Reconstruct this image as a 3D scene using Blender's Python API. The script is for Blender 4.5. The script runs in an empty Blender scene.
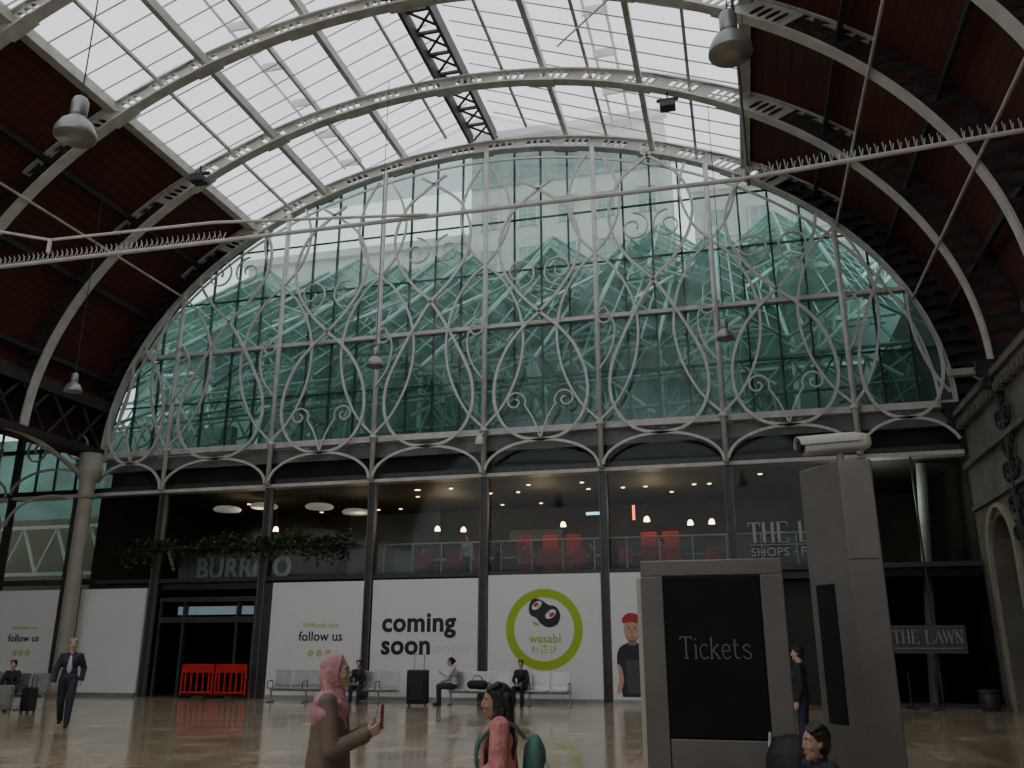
import bpy, math, random
from mathutils import Vector, Matrix, Euler
R=random.Random(7)
sc=bpy.context.scene
COL=sc.collection
rad=math.radians
# ---------------------------------------------------------------- materials
MC={}
def mat(name,col,rough=0.6,metal=0.0,var=0.0,scale=4.0,emis=None,es=0.0,spec=0.5,bump=0.0,bdist=1.0):
    if name in MC: return MC[name]
    m=bpy.data.materials.new(name); m.use_nodes=True
    nt=m.node_tree; b=nt.nodes['Principled BSDF']
    b.inputs['Base Color'].default_value=(*col,1); b.inputs['Roughness'].default_value=rough
    b.inputs['Metallic'].default_value=metal; b.inputs['Specular IOR Level'].default_value=spec
    if emis: 
        b.inputs['Emission Color'].default_value=(*emis,1); b.inputs['Emission Strength'].default_value=es
    if var>0 or bump>0:
        tc=nt.nodes.new('ShaderNodeTexCoord'); n=nt.nodes.new('ShaderNodeTexNoise'); n.inputs['Scale'].default_value=scale; n.inputs['Detail'].default_value=5
        nt.links.new(tc.outputs['Object'],n.inputs['Vector'])
        if var>0:
            r=nt.nodes.new('ShaderNodeValToRGB')
            r.color_ramp.elements[0].position=0.3; r.color_ramp.elements[1].position=0.7
            r.color_ramp.elements[0].color=(*[max(0,c*(1-var)) for c in col],1)
            r.color_ramp.elements[1].color=(*[min(1,c*(1+var)) for c in col],1)
            nt.links.new(n.outputs['Fac'],r.inputs['Fac']); nt.links.new(r.outputs['Color'],b.inputs['Base Color'])
        if bump>0:
            bp=nt.nodes.new('ShaderNodeBump'); bp.inputs['Strength'].default_value=bump; bp.inputs['Distance'].default_value=bdist
            nt.links.new(n.outputs['Fac'],bp.inputs['Height']); nt.links.new(bp.outputs['Normal'],b.inputs['Normal'])
    MC[name]=m; return m
def glass(name,tint,trans=0.85,col2=(0.5,0.6,0.6),rough=0.05,kind='gloss',haze=0.0,hazecol=(0.6,0.7,0.68),nscale=0.6,fm=0.6):
    if name in MC: return MC[name]
    m=bpy.data.materials.new(name); m.use_nodes=True; nt=m.node_tree; nt.nodes.clear()
    o=nt.nodes.new('ShaderNodeOutputMaterial'); mx=nt.nodes.new('ShaderNodeMixShader'); t=nt.nodes.new('ShaderNodeBsdfTransparent')
    t.inputs['Color'].default_value=(*tint,1)
    if kind=='gloss': g=nt.nodes.new('ShaderNodeBsdfGlossy'); g.inputs['Roughness'].default_value=rough
    elif kind=='transl': g=nt.nodes.new('ShaderNodeBsdfTranslucent')
    else: g=nt.nodes.new('ShaderNodeBsdfDiffuse')
    g.inputs['Color'].default_value=(*col2,1)
    nt.links.new(t.outputs[0],mx.inputs[1]); nt.links.new(g.outputs[0],mx.inputs[2])
    tc=nt.nodes.new('ShaderNodeTexCoord'); n=nt.nodes.new('ShaderNodeTexNoise'); n.inputs['Scale'].default_value=nscale; n.inputs['Detail'].default_value=4
    nt.links.new(tc.outputs['Object'],n.inputs['Vector'])
    out=mx
    if kind=='gloss':
        lw=nt.nodes.new('ShaderNodeLayerWeight'); lw.inputs['Blend'].default_value=0.25
        ma=nt.nodes.new('ShaderNodeMath'); ma.operation='MULTIPLY_ADD'; ma.inputs[1].default_value=fm; ma.inputs[2].default_value=1-trans
        nt.links.new(lw.outputs['Fresnel'],ma.inputs[0]); nt.links.new(ma.outputs[0],mx.inputs[0]); ma.use_clamp=True
        if haze>0:
            h=nt.nodes.new('ShaderNodeBsdfTranslucent'); h.inputs['Color'].default_value=(*hazecol,1); m2=nt.nodes.new('ShaderNodeMixShader')
            mb=nt.nodes.new('ShaderNodeMath'); mb.operation='MULTIPLY'; mb.inputs[1].default_value=haze*2
            nt.links.new(n.outputs['Fac'],mb.inputs[0]); nt.links.new(mb.outputs[0],m2.inputs[0]); nt.links.new(mx.outputs[0],m2.inputs[1]); nt.links.new(h.outputs[0],m2.inputs[2]); out=m2
    else:
        ma=nt.nodes.new('ShaderNodeMath'); ma.operation='MULTIPLY_ADD'; ma.inputs[1].default_value=0.5; ma.inputs[2].default_value=1-trans-0.25; ma.use_clamp=True
        nt.links.new(n.outputs['Fac'],ma.inputs[0]); nt.links.new(ma.outputs[0],mx.inputs[0])
    nt.links.new(out.outputs[0],o.inputs['Surface']); MC[name]=m; return m

M_iron=mat('painted_iron_pale',(0.56,0.54,0.50),0.55,0.0,0.12,3)
M_rib=mat('rib_paint_pale',(0.52,0.50,0.45),0.6,0,0.18,2)
M_dark=mat('dark_iron',(0.03,0.03,0.03),0.6,0.2,0.3,3)
M_frame=mat('dark_steel_frame',(0.06,0.06,0.058),0.45,0.3,0.2,3)
M_fascia=mat('grey_fascia',(0.16,0.165,0.155),0.5,0,0.3,1.5)
M_col=mat('cream_paint_column',(0.36,0.33,0.27),0.55,0,0.1,2)
M_white=mat('hoarding_white',(0.80,0.80,0.79),0.5,0,0.03,0.7)
M_green=mat('lime_green_ink',(0.42,0.55,0.03),0.6)
M_blk=mat('black_ink',(0.02,0.02,0.022),0.5)
M_greyink=mat('grey_letter',(0.42,0.42,0.40),0.5)
M_red=mat('red_plastic',(0.6,0.02,0.02),0.4)
M_steel=mat('brushed_steel',(0.42,0.42,0.42),0.35,0.6,0.1,6)
M_bronze=mat('bronze_steel_panel',(0.20,0.18,0.165),0.42,0.35,0.15,2)
M_screen=mat('dark_display_panel',(0.012,0.013,0.014),0.3,0,0.2,2,spec=0.3)
M_skin=mat('skin_tan',(0.45,0.26,0.18),0.55); M_skin2=mat('skin_light',(0.58,0.37,0.28),0.55)
M_hairb=mat('hair_black',(0.015,0.012,0.01),0.45,bump=0.5,scale=40,bdist=0.03); M_hairg=mat('hair_grey',(0.25,0.24,0.23),0.6)
M_eye=mat('eye_white',(0.6,0.6,0.58),0.3); M_iris=mat('eye_dark',(0.02,0.012,0.01),0.2); M_lip=mat('lip_rose',(0.4,0.12,0.11),0.5)
M_teal=mat('teal_steel',(0.16,0.28,0.26),0.5,0.1,0.4,0.5)
M_tealpale=mat('pale_teal_steel',(0.40,0.52,0.48),0.5,0.1,0.2,0.5)
M_tealdk=mat('teal_dark_glass_wall',(0.07,0.15,0.135),0.3,0,0.7,0.4)
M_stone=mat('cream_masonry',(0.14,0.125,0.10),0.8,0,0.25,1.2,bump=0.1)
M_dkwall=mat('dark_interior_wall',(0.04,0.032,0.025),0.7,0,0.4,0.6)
M_leaf=mat('leaf_green',(0.05,0.10,0.03),0.6,0,0.5,5)
def boards():
    m=bpy.data.materials.new('maroon_boards'); m.use_nodes=True; nt=m.node_tree; b=nt.nodes['Principled BSDF']
    tc=nt.nodes.new('ShaderNodeTexCoord'); w=nt.nodes.new('ShaderNodeTexWave'); w.bands_direction='Z'; w.inputs['Scale'].default_value=1.4; w.wave_profile='SAW'
    n=nt.nodes.new('ShaderNodeTexNoise'); n.inputs['Scale'].default_value=0.5
    nt.links.new(tc.outputs['Object'],w.inputs['Vector']); nt.links.new(tc.outputs['Object'],n.inputs['Vector'])
    r=nt.nodes.new('ShaderNodeValToRGB'); r.color_ramp.elements[0].position=0.0; r.color_ramp.elements[1].position=0.2
    r.color_ramp.elements[0].color=(0.03,0.008,0.005,1); r.color_ramp.elements[1].color=(0.115,0.024,0.013,1)
    mx=nt.nodes.new('ShaderNodeMixRGB'); mx.blend_type='MULTIPLY'; mx.inputs[0].default_value=0.6
    nt.links.new(w.outputs['Fac'],r.inputs['Fac']); nt.links.new(r.outputs['Color'],mx.inputs[1]); nt.links.new(n.outputs['Fac'],mx.inputs[2])
    nt.links.new(mx.outputs[0],b.inputs['Base Color']); b.inputs['Roughness'].default_value=0.7
    return m
M_board=boards()
def floor_mat():
    m=bpy.data.materials.new('polished_stone_tiles'); m.use_nodes=True; nt=m.node_tree; b=nt.nodes['Principled BSDF']
    tc=nt.nodes.new('ShaderNodeTexCoord'); br=nt.nodes.new('ShaderNodeTexBrick'); br.offset=0
    br.inputs['Scale'].default_value=1.0; br.inputs['Brick Width'].default_value=0.9; br.inputs['Row Height'].default_value=0.9
    br.inputs['Mortar Size'].default_value=0.012; br.inputs['Color1'].default_value=(0.50,0.39,0.265,1); br.inputs['Color2'].default_value=(0.33,0.255,0.17,1); br.inputs['Mortar'].default_value=(0.10,0.08,0.055,1)
    n=nt.nodes.new('ShaderNodeTexNoise'); n.inputs['Scale'].default_value=0.9; n.inputs['Detail'].default_value=7
    mx=nt.nodes.new('ShaderNodeMixRGB'); mx.blend_type='OVERLAY'; mx.inputs[0].default_value=0.6
    for q in (br,n): nt.links.new(tc.outputs['Object'],q.inputs['Vector'])
    nt.links.new(br.outputs['Color'],mx.inputs[1]); nt.links.new(n.outputs['Fac'],mx.inputs[2]); nt.links.new(mx.outputs[0],b.inputs['Base Color'])
    ma=nt.nodes.new('ShaderNodeMath'); ma.operation='MULTIPLY_ADD'; ma.inputs[1].default_value=0.22; ma.inputs[2].default_value=0.02
    nt.links.new(n.outputs['Fac'],ma.inputs[0]); nt.links.new(ma.outputs[0],b.inputs['Roughness'])
    return m
M_floor=floor_mat()
G_fac=glass('facade_glass',(0.66,0.80,0.76),0.95,(0.6,0.7,0.7),haze=0.17,hazecol=(0.44,0.60,0.55),nscale=0.35)
G_low=glass('lower_glass',(0.65,0.72,0.70),0.975,(0.5,0.55,0.55),fm=0.3)
G_sky=glass('skylight_frosted',(0.86,0.87,0.89),0.66,(0.60,0.61,0.62),kind='transl',nscale=0.5)
G_atr=glass('atrium_teal_glass',(0.52,0.70,0.65),0.60,(0.30,0.46,0.41),kind='transl',nscale=0.4)
# ---------------------------------------------------------------- mesh builder
class MB:
    def __init__(s): s.v=[]; s.f=[]
    def quad(s,a,b,c,d):
        i=len(s.v); s.v+= [tuple(a),tuple(b),tuple(c),tuple(d)]; s.f.append((i,i+1,i+2,i+3)); return s
    def poly(s,pts):
        i=len(s.v); s.v+=[tuple(p) for p in pts]; s.f.append(tuple(range(i,i+len(pts)))); return s
    def box(s,x0,x1,y0,y1,z0,z1):
        i=len(s.v)
        s.v+=[(x0,y0,z0),(x1,y0,z0),(x1,y1,z0),(x0,y1,z0),(x0,y0,z1),(x1,y0,z1),(x1,y1,z1),(x0,y1,z1)]
        for f in ((0,3,2,1),(4,5,6,7),(0,1,5,4),(1,2,6,5),(2,3,7,6),(3,0,4,7)): s.f.append(tuple(i+k for k in f))
        return s
    def prism(s,pts,z0,z1):
        n=len(pts); i=len(s.v)
        s.v+=[(p[0],p[1],z0) for p in pts]+[(p[0],p[1],z1) for p in pts]
        s.f.append(tuple(i+k for k in reversed(range(n)))); s.f.append(tuple(i+n+k for k in range(n)))
        for k in range(n): s.f.append((i+k,i+(k+1)%n,i+n+(k+1)%n,i+n+k))
        return s
    def rings(s,rings,cap=True,closed=False):
        i=len(s.v); n=len(rings[0])
        for r in rings: s.v+=[tuple(p) for p in r]
        m=len(rings)
        for a in range(m if closed else m-1):
            b=(a+1)%m
            for k in range(n):
                s.f.append((i+a*n+k,i+a*n+(k+1)%n,i+b*n+(k+1)%n,i+b*n+k))
        if cap and not closed:
            s.f.append(tuple(i+k for k in reversed(range(n)))); s.f.append(tuple(i+(m-1)*n+k for k in range(n)))
        return s
    def frame(s,d):
        d=d.normalized(); u=Vector((0,0,1)) if abs(d.z)<0.9 else Vector((1,0,0))
        a=d.cross(u).normalized(); return a,a.cross(d).normalized()*-1
    def cyl(s,p1,p2,r1,r2=None,n=12):
        return s.tube([p1,p2],[r1,r1 if r2 is None else r2],n)
    def tube(s,pts,r,n=6):
        pts=[Vector(p) for p in pts]; rr=[]
        for i,p in enumerate(pts):
            d=(pts[min(i+1,len(pts)-1)]-pts[max(i-1,0)])
            a,b=s.frame(d); q=r[i] if isinstance(r,(list,tuple)) else r
            rr.append([p+a*math.cos(2*math.pi*k/n)*q+b*math.sin(2*math.pi*k/n)*q for k in range(n)])
        return s.rings(rr)
    def cap(s,p1,r1,p2,r2,n=12):
        p1=Vector(p1);p2=Vector(p2); d=p2-p1
        if d.length<1e-5: d=Vector((0,0,1e-4)); p2=p1+d
        dn=d.normalized(); a,b=s.frame(d); rr=[]
        for k in (-85,-60,-35,-10): rr.append((p1+dn*math.sin(rad(k))*r1,math.cos(rad(k))*r1))
        for k in (10,35,60,85): rr.append((p2+dn*math.sin(rad(k))*r2,math.cos(rad(k))*r2))
        return s.rings([[c+a*math.cos(2*math.pi*k/n)*q+b*math.sin(2*math.pi*k/n)*q for k in range(n)] for c,q in rr])
    def chain(s,P,n=10):
        for (p,r),(q,t) in zip(P[:-1],P[1:]): s.cap(p,r,q,t,n)
        return s
    def ell(s,c,r,rot=(0,0,0),n=16,m=10):
        c=Vector(c); E=Euler([rad(x) for x in rot]).to_matrix(); rr=[]
        for j in range(m+1):
            t=-math.pi/2+math.pi*(j+0.02 if j==0 else (j-0.02 if j==m else j))/m
            rr.append([c+E@Vector((r[0]*math.cos(t)*math.cos(2*math.pi*k/n),r[1]*math.cos(t)*math.sin(2*math.pi*k/n),r[2]*math.sin(t))) for k in range(n)])
        return s.rings(rr)
    def lathe(s,prof,c=(0,0,0),n=24,cap=True):
        return s.rings([[(c[0]+r*math.cos(2*math.pi*k/n),c[1]+r*math.sin(2*math.pi*k/n),c[2]+z) for k in range(n)] for r,z in prof],cap)
    def band(s,pts,w,d,y):
        """flat bar following 2D polyline in the XZ plane"""
        P=[Vector((p[0],p[1])) for p in pts]; rr=[]
        for i,p in enumerate(P):
            t=(P[min(i+1,len(P)-1)]-P[max(i-1,0)])
            if t.length<1e-6: continue
            t.normalize(); nx,nz=-t.y,t.x
            rr.append([(p.x+nx*w/2,y-d/2,p.y+nz*w/2),(p.x-nx*w/2,y-d/2,p.y-nz*w/2),(p.x-nx*w/2,y+d/2,p.y-nz*w/2),(p.x+nx*w/2,y+d/2,p.y+nz*w/2)])
        return s.rings(rr)
    def obj(s,name,m,parent=None,world=False,smooth=False,loc=None,bevel=0,label=None,cat=None,kind=None,group=None):
        off=Vector((0,0,0))
        if parent is not None and world: off=Vector(parent.location)
        if parent is None and loc is not None and world: off=Vector(loc)
        me=bpy.data.meshes.new(name); me.from_pydata([tuple(Vector(v)-off) for v in s.v],[],s.f); me.update()
        if m: me.materials.append(m)
        if smooth:
            for p in me.polygons: p.use_smooth=True
        o=bpy.data.objects.new(name,me); COL.objects.link(o)
        if parent: o.parent=parent
        elif loc is not None: o.location=loc
        if bevel:
            b=o.modifiers.new('b','BEVEL'); b.width=bevel; b.segments=2; b.limit_method='ANGLE'
        tag(o,label,cat,kind,group)
        return o
def tag(o,label=None,cat=None,kind=None,group=None):
    if label:o['label']=label
    if cat:o['category']=cat
    if kind:o['kind']=kind
    if group:o['group']=group
def thing(name,label,cat,loc=(0,0,0),rz=0,group=None):
    e=bpy.data.objects.new(name,None); e.empty_display_size=0.2; COL.objects.link(e); e.location=loc; e.rotation_euler=(0,0,rad(rz)); tag(e,label,cat,None,group); return e
def copytree(o,loc,rz=None,label=None):
    n=o.copy(); COL.objects.link(n); n.location=loc
    if rz is not None: n.rotation_euler=(0,0,rad(rz))
    if label: n['label']=label
    for c in o.children:
        k=c.copy(); COL.objects.link(k); k.parent=n
        for g in c.children:
            kk=g.copy(); COL.objects.link(kk); kk.parent=k
    return n
def cr(P,n=8,closed=False):
    out=[]; m=len(P)
    rng=range(m) if closed else range(m-1)
    for i in rng:
        p=[P[(i-1)%m] if closed else P[max(i-1,0)],P[i],P[(i+1)%m],P[(i+2)%m] if closed else P[min(i+2,m-1)]]
        for k in range(n):
            t=k/n
            out.append(tuple(0.5*(2*p[1][a]+(p[2][a]-p[0][a])*t+(2*p[0][a]-5*p[1][a]+4*p[2][a]-p[3][a])*t*t+(3*p[1][a]-p[0][a]-3*p[2][a]+p[3][a])*t**3) for a in range(len(P[0]))))
    out.append(P[0] if closed else P[-1]); return out
def txt(body,name,m,parent,loc,width,height=None,depth=0.006,rz=0,label=None,bold=0.0):
    c=bpy.data.curves.new(name,'FONT'); c.body=body; c.size=1; c.extrude=0.002; c.align_x='LEFT'; c.resolution_u=3; c.offset=bold; c.space_character=1+bold*1.5
    o=bpy.data.objects.new(name,c); COL.objects.link(o); bpy.context.view_layer.update()
    me=bpy.data.meshes.new_from_object(o.evaluated_get(bpy.context.evaluated_depsgraph_get()))
    bpy.data.objects.remove(o)
    xs=[v.co.x for v in me.vertices] or [0,1]; ys=[v.co.y for v in me.vertices] or [0,1]
    sx=width/(max(xs)-min(xs)); sy=sx if height is None else height/(max(ys)-min(ys)); x0,y0=min(xs),min(ys)
    for v in me.vertices:
        x=(v.co.x-x0)*sx; z=(v.co.y-y0)*sy; y=-v.co.z/0.002*depth
        v.co=(x,y,z)
    me.materials.clear(); me.materials.append(m)
    n=bpy.data.objects.new(name,me); COL.objects.link(n); n.parent=parent; n.location=Vector(loc)-Vector(parent.location if parent else (0,0,0)); n.rotation_euler=(0,0,rad(rz))
    if label:n['label']=label
    return n

# ---------------------------------------------------------------- hall geometry constants
X0=-8.7; A=15.6; B=11.3; ZS=9.0; AO=16.7; BO=11.75; D=29.0
MX=[-21.3,-16.8,-12.65,-8.45,-4.3,-0.2,3.9]
RIBS=[29.0,24.67,20.33,16.0,11.67,7.33]
def inr(p): return (X0+A*math.cos(p),ZS+B*math.sin(p))
def outr(p): return (X0+AO*math.cos(p),ZS+BO*math.sin(p))
YB=-8
WX=7.0
# floor
MB().box(-40,14,YB,29.0,-0.2,0).obj('floor',M_floor,kind='structure',label='polished beige stone tile concourse floor')
MB().box(-40,14,29.0,40,-0.2,0).obj('floor',M_floor,kind='structure',label='stone floor of the shopping area behind the glazing')
MB().box(-40,14,YB-0.3,YB,0,7.5).obj('wall_back_blocker',mat('rear_blocker_brown',(0.16,0.14,0.12),0.8,0,0.3,0.3),kind='structure',label='added unseen wall behind the camera blocking daylight')  # unseen wall added behind the camera to keep daylight out of the hall
MB().quad((-25,YB-0.1,7.5),(8,YB-0.1,7.5),(8,YB-0.1,22.5),(-25,YB-0.1,22.5)).obj('window_4',G_sky,kind='structure',label='added unseen frosted pane behind the camera giving fill light')  # unseen pane added above it to let soft fill light back in
# boarded vault (two haunches)
pe=math.acos(9.9/AO)
for sgn in (0,1):
    b=MB(); n=24; ys=[YB,29.3]
    for k in range(n):
        p0=pe*k/n; p1=pe*(k+1)/n
        if sgn: p0,p1=math.pi-p0,math.pi-p1
        a,c=outr(p0),outr(p1)
        b.quad((a[0],ys[0],a[1]),(a[0],ys[1],a[1]),(c[0],ys[1],c[1]),(c[0],ys[0],c[1]))
    b.obj('ceiling',M_board,kind='structure',label='curved maroon boarded haunch of the barrel roof')
# skylight gable
ZE=outr(pe)[1]; ZR=22.4
wn=1
for sg in (-1,1):
    b=MB(); b.quad((X0+sg*9.9,YB,ZE),(X0+sg*9.9,29.6,ZE),(X0,29.6,ZR),(X0,YB,ZR))
    b.obj('window_%d'%wn,G_sky,kind='structure',label='frosted skylight slope of the station roof'); wn+=1
    b=MB()
    y=YB+0.3
    while y<29.6:
        b.cyl((X0+sg*9.9,y,ZE-0.03),(X0+sg*0.4,y,ZR-0.2),0.03,n=4); y+=0.78
    b.obj('trim_%d'%wn,M_iron,kind='structure',label='fine glazing bars of the skylight')
    b=MB()
    for q in (0.33,0.66):
        x=X0+sg*9.9*(1-q)*1.0; z=ZE+(ZR-ZE)*q-0.2
        b.box(x-0.09,x+0.09,YB,29.4,z-0.22,z+0.1)
    for q in (0.17,0.5,0.83):
        x=X0+sg*9.9*(1-q)*1.0; z=ZE+(ZR-ZE)*q-0.12
        b.box(x-0.05,x+0.05,YB,29.4,z-0.05,z+0.05)
    x=X0+sg*9.9; b.box(x-0.16,x+0.16,YB,29.4,ZE-0.25,ZE+0.1)
    b.obj('trim_%d'%(wn+10),M_rib,kind='structure',label='longitudinal purlins carrying the skylight')
for sg in (-1,1):
    g=thing('roof_walkway','pale maintenance walkway rail above the skylight','walkway',(X0+sg*5.2,11,21.0))
    x=X0+sg*5.2; z=ZE+(ZR-ZE)*(1-5.2/9.9)+0.5
    MB().cyl((x,YB,z),(x,29,z),0.05,n=6).obj('rail',M_rib,g,True); MB().cyl((x+sg*0.7,YB,z-0.25),(x+sg*0.7,29,z-0.25),0.05,n=6).obj('rail',M_rib,g,True)
    y=YB+1
    while y<29:
        MB().box(min(x,x+sg*0.7)-.05,max(x,x+sg*0.7)+.05,y,y+0.08,z-0.3,z).obj('cross_bar',M_rib,g,True); y+=2.1
# ridge truss
M_ridge=mat('ridge_grey',(0.07,0.07,0.068),0.6,0,0.3,2)
rg=thing('ridge_beam','dark double ridge beam with lattice running to the end arch','roof beam',(X0,11,20.8))
for sx in (-0.55,0.43):
    MB().box(X0+sx,X0+sx+0.12,YB,29.1,20.85,21.4).obj('chord',M_ridge,rg,True)
y=YB
while y<28.4:
    b=MB(); b.cyl((X0-0.5,y,21.3),(X0+0.5,y+1.1,21.3),0.05,n=5).cyl((X0+0.5,y,21.3),(X0-0.5,y+1.1,21.3),0.05,n=5).box(X0-0.5,X0+0.5,y,y+0.1,21.25,21.35)
    b.obj('lattice',M_ridge,rg,True); y+=1.1
# gable over the end arch
b=MB(); P=[(X0+9.9,29.35,ZE),(X0,29.35,ZR),(X0-9.9,29.35,ZE)]
for k in range(41):
    p=math.pi-pe-(math.pi-2*pe)*k/40; x,z=outr(p); P.append((x,29.35,z-0.05))
b.poly(P); b.obj('window_5',G_sky,kind='structure',label='frosted glazed gable above the end arch')
b=MB(); b.band([(x,z+0.12) for x,z in [outr(pe+(math.pi-2*pe)*k/50) for k in range(51)]],0.22,0.1,29.2); b.obj('trim_30',M_dark,kind='structure',label='dark gutter line over the end arch')
# ribs ---------------------------------------------------------------
def webcell(b,p0,p1,t0,t1,Y,rx,rz,rot=0,n=16):
    def mp(u,v):
        p=p0+(p1-p0)*u; a=inr(p); o=outr(p); t=t0+(t1-t0)*v
        return (a[0]+(o[0]-a[0])*t,Y,a[1]+(o[1]-a[1])*t)
    O=[];I=[]
    for k in range(n):
        th=2*math.pi*k/n+0.0001; c,s_=math.cos(th),math.sin(th); m=max(abs(c),abs(s_)); O.append((0.5+0.5*c/m,0.5+0.5*s_/m))
        ex,ez=rx*c,rz*s_; I.append((0.5+ex*math.cos(rot)-ez*math.sin(rot),0.5+ex*math.sin(rot)+ez*math.cos(rot)))
    i=len(b.v); b.v+=[mp(*q) for q in O]+[mp(*q) for q in I]
    for k in range(n): b.f.append((i+k,i+(k+1)%n,i+n+(k+1)%n,i+n+k))
def solidweb(b,p0,p1,Y):
    a,o,a2,o2=inr(p0),outr(p0),inr(p1),outr(p1); b.quad((a[0],Y,a[1]),(o[0],Y,o[1]),(o2[0],Y,o2[1]),(a2[0],Y,a2[1]))
def arcpoly(fn,p0,p1,n,off=0):
    out=[]
    for k in range(n+1):
        p=p0+(p1-p0)*k/n; x,z=fn(p); out.append((x,z-off))
    return out
def makerib(Y,first):
    lab='pale painted iron arch rib at the glazed end wall' if first else 'pale painted wrought iron roof arch rib with pierced web'
    t=thing('arch_rib',lab,'roof rib',(X0,Y,ZS),0,'roof arch ribs')
    w=0.36
    p0,p1=(0.0,math.pi)
    MB().band([(x,z) for x,z in arcpoly(inr,p0,p1,96)],0.07,w,Y).obj('lower_flange',M_rib,t,True)
    MB().band([(x,z) for x,z in arcpoly(outr,pe-0.25,math.pi-pe+0.25,60,0.03)],0.05,0.28,Y).obj('upper_flange',M_rib,t,True)
    pc=pe-0.12
    b=MB(); N=96; 
    for k in range(N):
        q0=pc+(math.pi-2*pc)*k/N; q1=pc+(math.pi-2*pc)*(k+1)/N
        if k%6 in (1,2,3,4): webcell(b,q0,q1,0,1,Y,0.33,0.32)
        else: solidweb(b,q0,q1,Y)
    o=b.obj('web',M_rib,t,True); sm=o.modifiers.new('s','SOLIDIFY'); sm.thickness=0.03
    for k in range(7):
        b=MB()
        p=pc+(math.pi-2*pc)*(k+0.5)/7; a=inr(p); tx,tz=-A*math.sin(p),B*math.cos(p); L=math.hypot(tx,tz); tx/=L;tz/=L
        b.band([(a[0]-tx*0.45,a[1]-tz*0.45-0.05),(a[0]+tx*0.45,a[1]+tz*0.45-0.05)],0.05,w+0.08,Y)
        b.obj('joint_plate',M_rib,t,True)
    for s in (0,1):
        b=MB(); N=22
        for k in range(N):
            q0=pc*k/N; q1=pc*(k+1)/N
            if s: q0,q1=math.pi-q0,math.pi-q1
            if k%3==2:
                webcell(b,q0,q1,0,0.5,Y,0.40,0.40); webcell(b,q0,q1,0.5,1,Y,0.40,0.40)
            else: webcell(b,q0,q1,0,1,Y,0.30,0.49,(0.45 if k%3==0 else -0.45)*(1 if s else -1))
        o=b.obj('haunch_bracket',M_dark,t,True); sm=o.modifiers.new('s','SOLIDIFY'); sm.thickness=0.04
for i,y in enumerate(RIBS): makerib(y-(0.15 if i==0 else 0),i==0)
b=MB()
for p in (0.28,0.52,0.74):
    for q in (p,math.pi-p):
        x,z=outr(q); x=X0+(x-X0)*0.985; z-=0.12
        b.box(x-0.06,x+0.06,YB,29,z-0.1,z+0.1)
b.obj('trim_20',M_dark,kind='structure',label='dark longitudinal timbers along the boarded haunches')
for p in (0.62,math.pi-0.62,0.33):
    x,z=inr(p); MB().cyl((x,4,z-0.1),(x,28.8,z-0.1),0.045,n=8).obj('roof_conduit',M_rib,label='pale pipe running the length of the roof under the ribs',cat='pipe',group='roof pipes')
b=MB()
for k in range(60):
    q0=math.pi*k/60; q1=math.pi*(k+1)/60
    if q1<pe or q0>math.pi-pe:
        a,o,a2,o2=inr(q0),outr(q0),inr(q1),outr(q1); b.quad((a[0],29.15,a[1]),(o[0],29.15,o[1]),(o2[0],29.15,o2[1]),(a2[0],29.15,a2[1]))
b.obj('wall_end',M_dkwall,kind='structure',label='dark infill behind the haunches of the end arch')
# walls --------------------------------------------------------------
def arch_wall(name):
    t=MB()
    openings=[(25.6,27.7)]+[(25.6-4.33*k,27.7-4.33*k) for k in range(1,7)]
    zsp=4.1
    def face(y0,y1,z0,z1): t.quad((WX,y0,z0),(WX,y1,z0),(WX,y1,z1),(WX,y0,z1))
    prev=29.3
    for (a,c) in openings:
        face(c,prev,0,8.7)
        n=14; r=(c-a)/2; cy=(a+c)/2
        for k in range(n):
            y0=a+(c-a)*k/n; y1=a+(c-a)*(k+1)/n
            z0=zsp+math.sqrt(max(0,r*r-(y0-cy)**2)); z1=zsp+math.sqrt(max(0,r*r-(y1-cy)**2))
            t.quad((WX,y0,z0),(WX,y1,z1),(WX,y1,8.7),(WX,y0,8.7))
            t.quad((WX,y0,z0),(WX,y1,z1),(WX+0.5,y1,z1),(WX+0.5,y0,z0))
        t.quad((WX,a,0),(WX+0.5,a,0),(WX+0.5,a,zsp),(WX,a,zsp)); t.quad((WX,c,0),(WX+0.5,c,0),(WX+0.5,c,zsp),(WX,c,zsp))
        t.quad((WX+0.5,a,0),(WX+0.5,c,0),(WX+0.5,c,6),(WX+0.5,a,6))
        prev=a
    face(YB,prev,0,8.7)
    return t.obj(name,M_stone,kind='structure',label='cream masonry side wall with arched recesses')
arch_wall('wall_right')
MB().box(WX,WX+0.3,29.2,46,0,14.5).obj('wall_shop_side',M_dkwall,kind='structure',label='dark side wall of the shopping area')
MB().box(WX+0.02,8.2,YB,29.2,8.7,9.05).obj('trim_21',M_dark,kind='structure',label='ledge behind the cornice')
b=MB(); b.box(WX-0.28,WX+0.1,YB,29.0,8.5,8.68).box(WX-0.18,WX+0.1,YB,29.0,8.3,8.5).box(WX-0.15,WX+0.05,YB,29.0,6.9,7.05).box(WX-0.1,WX+0.05,YB,29,5.6,5.72)
y=7.0
while y<29: b.box(WX-0.25,WX,y,y+0.12,8.1,8.32); y+=0.36
b.obj('trim_22',M_stone,kind='structure',label='moulded cornice with dentils on the side wall')
b=MB()
for k in range(5):
    cy=26.65-4.33*k
    pts=[(cy+1.3*math.cos(rad(a)),4.1+1.3*math.sin(rad(a))) for a in range(0,181,10)]
    rr=[]
    for (yy,zz) in [(cy+1.3,0)]+pts+[(cy-1.3,0)]:
        q=1 if yy>cy else -1
        rr.append([(WX-0.1,yy-0.12*q,zz),(WX-0.1,yy+0.12*q,zz+0.08),(WX+0.02,yy+0.12*q,zz+0.08),(WX+0.02,yy-0.12*q,zz)])
    b.rings(rr)
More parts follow.
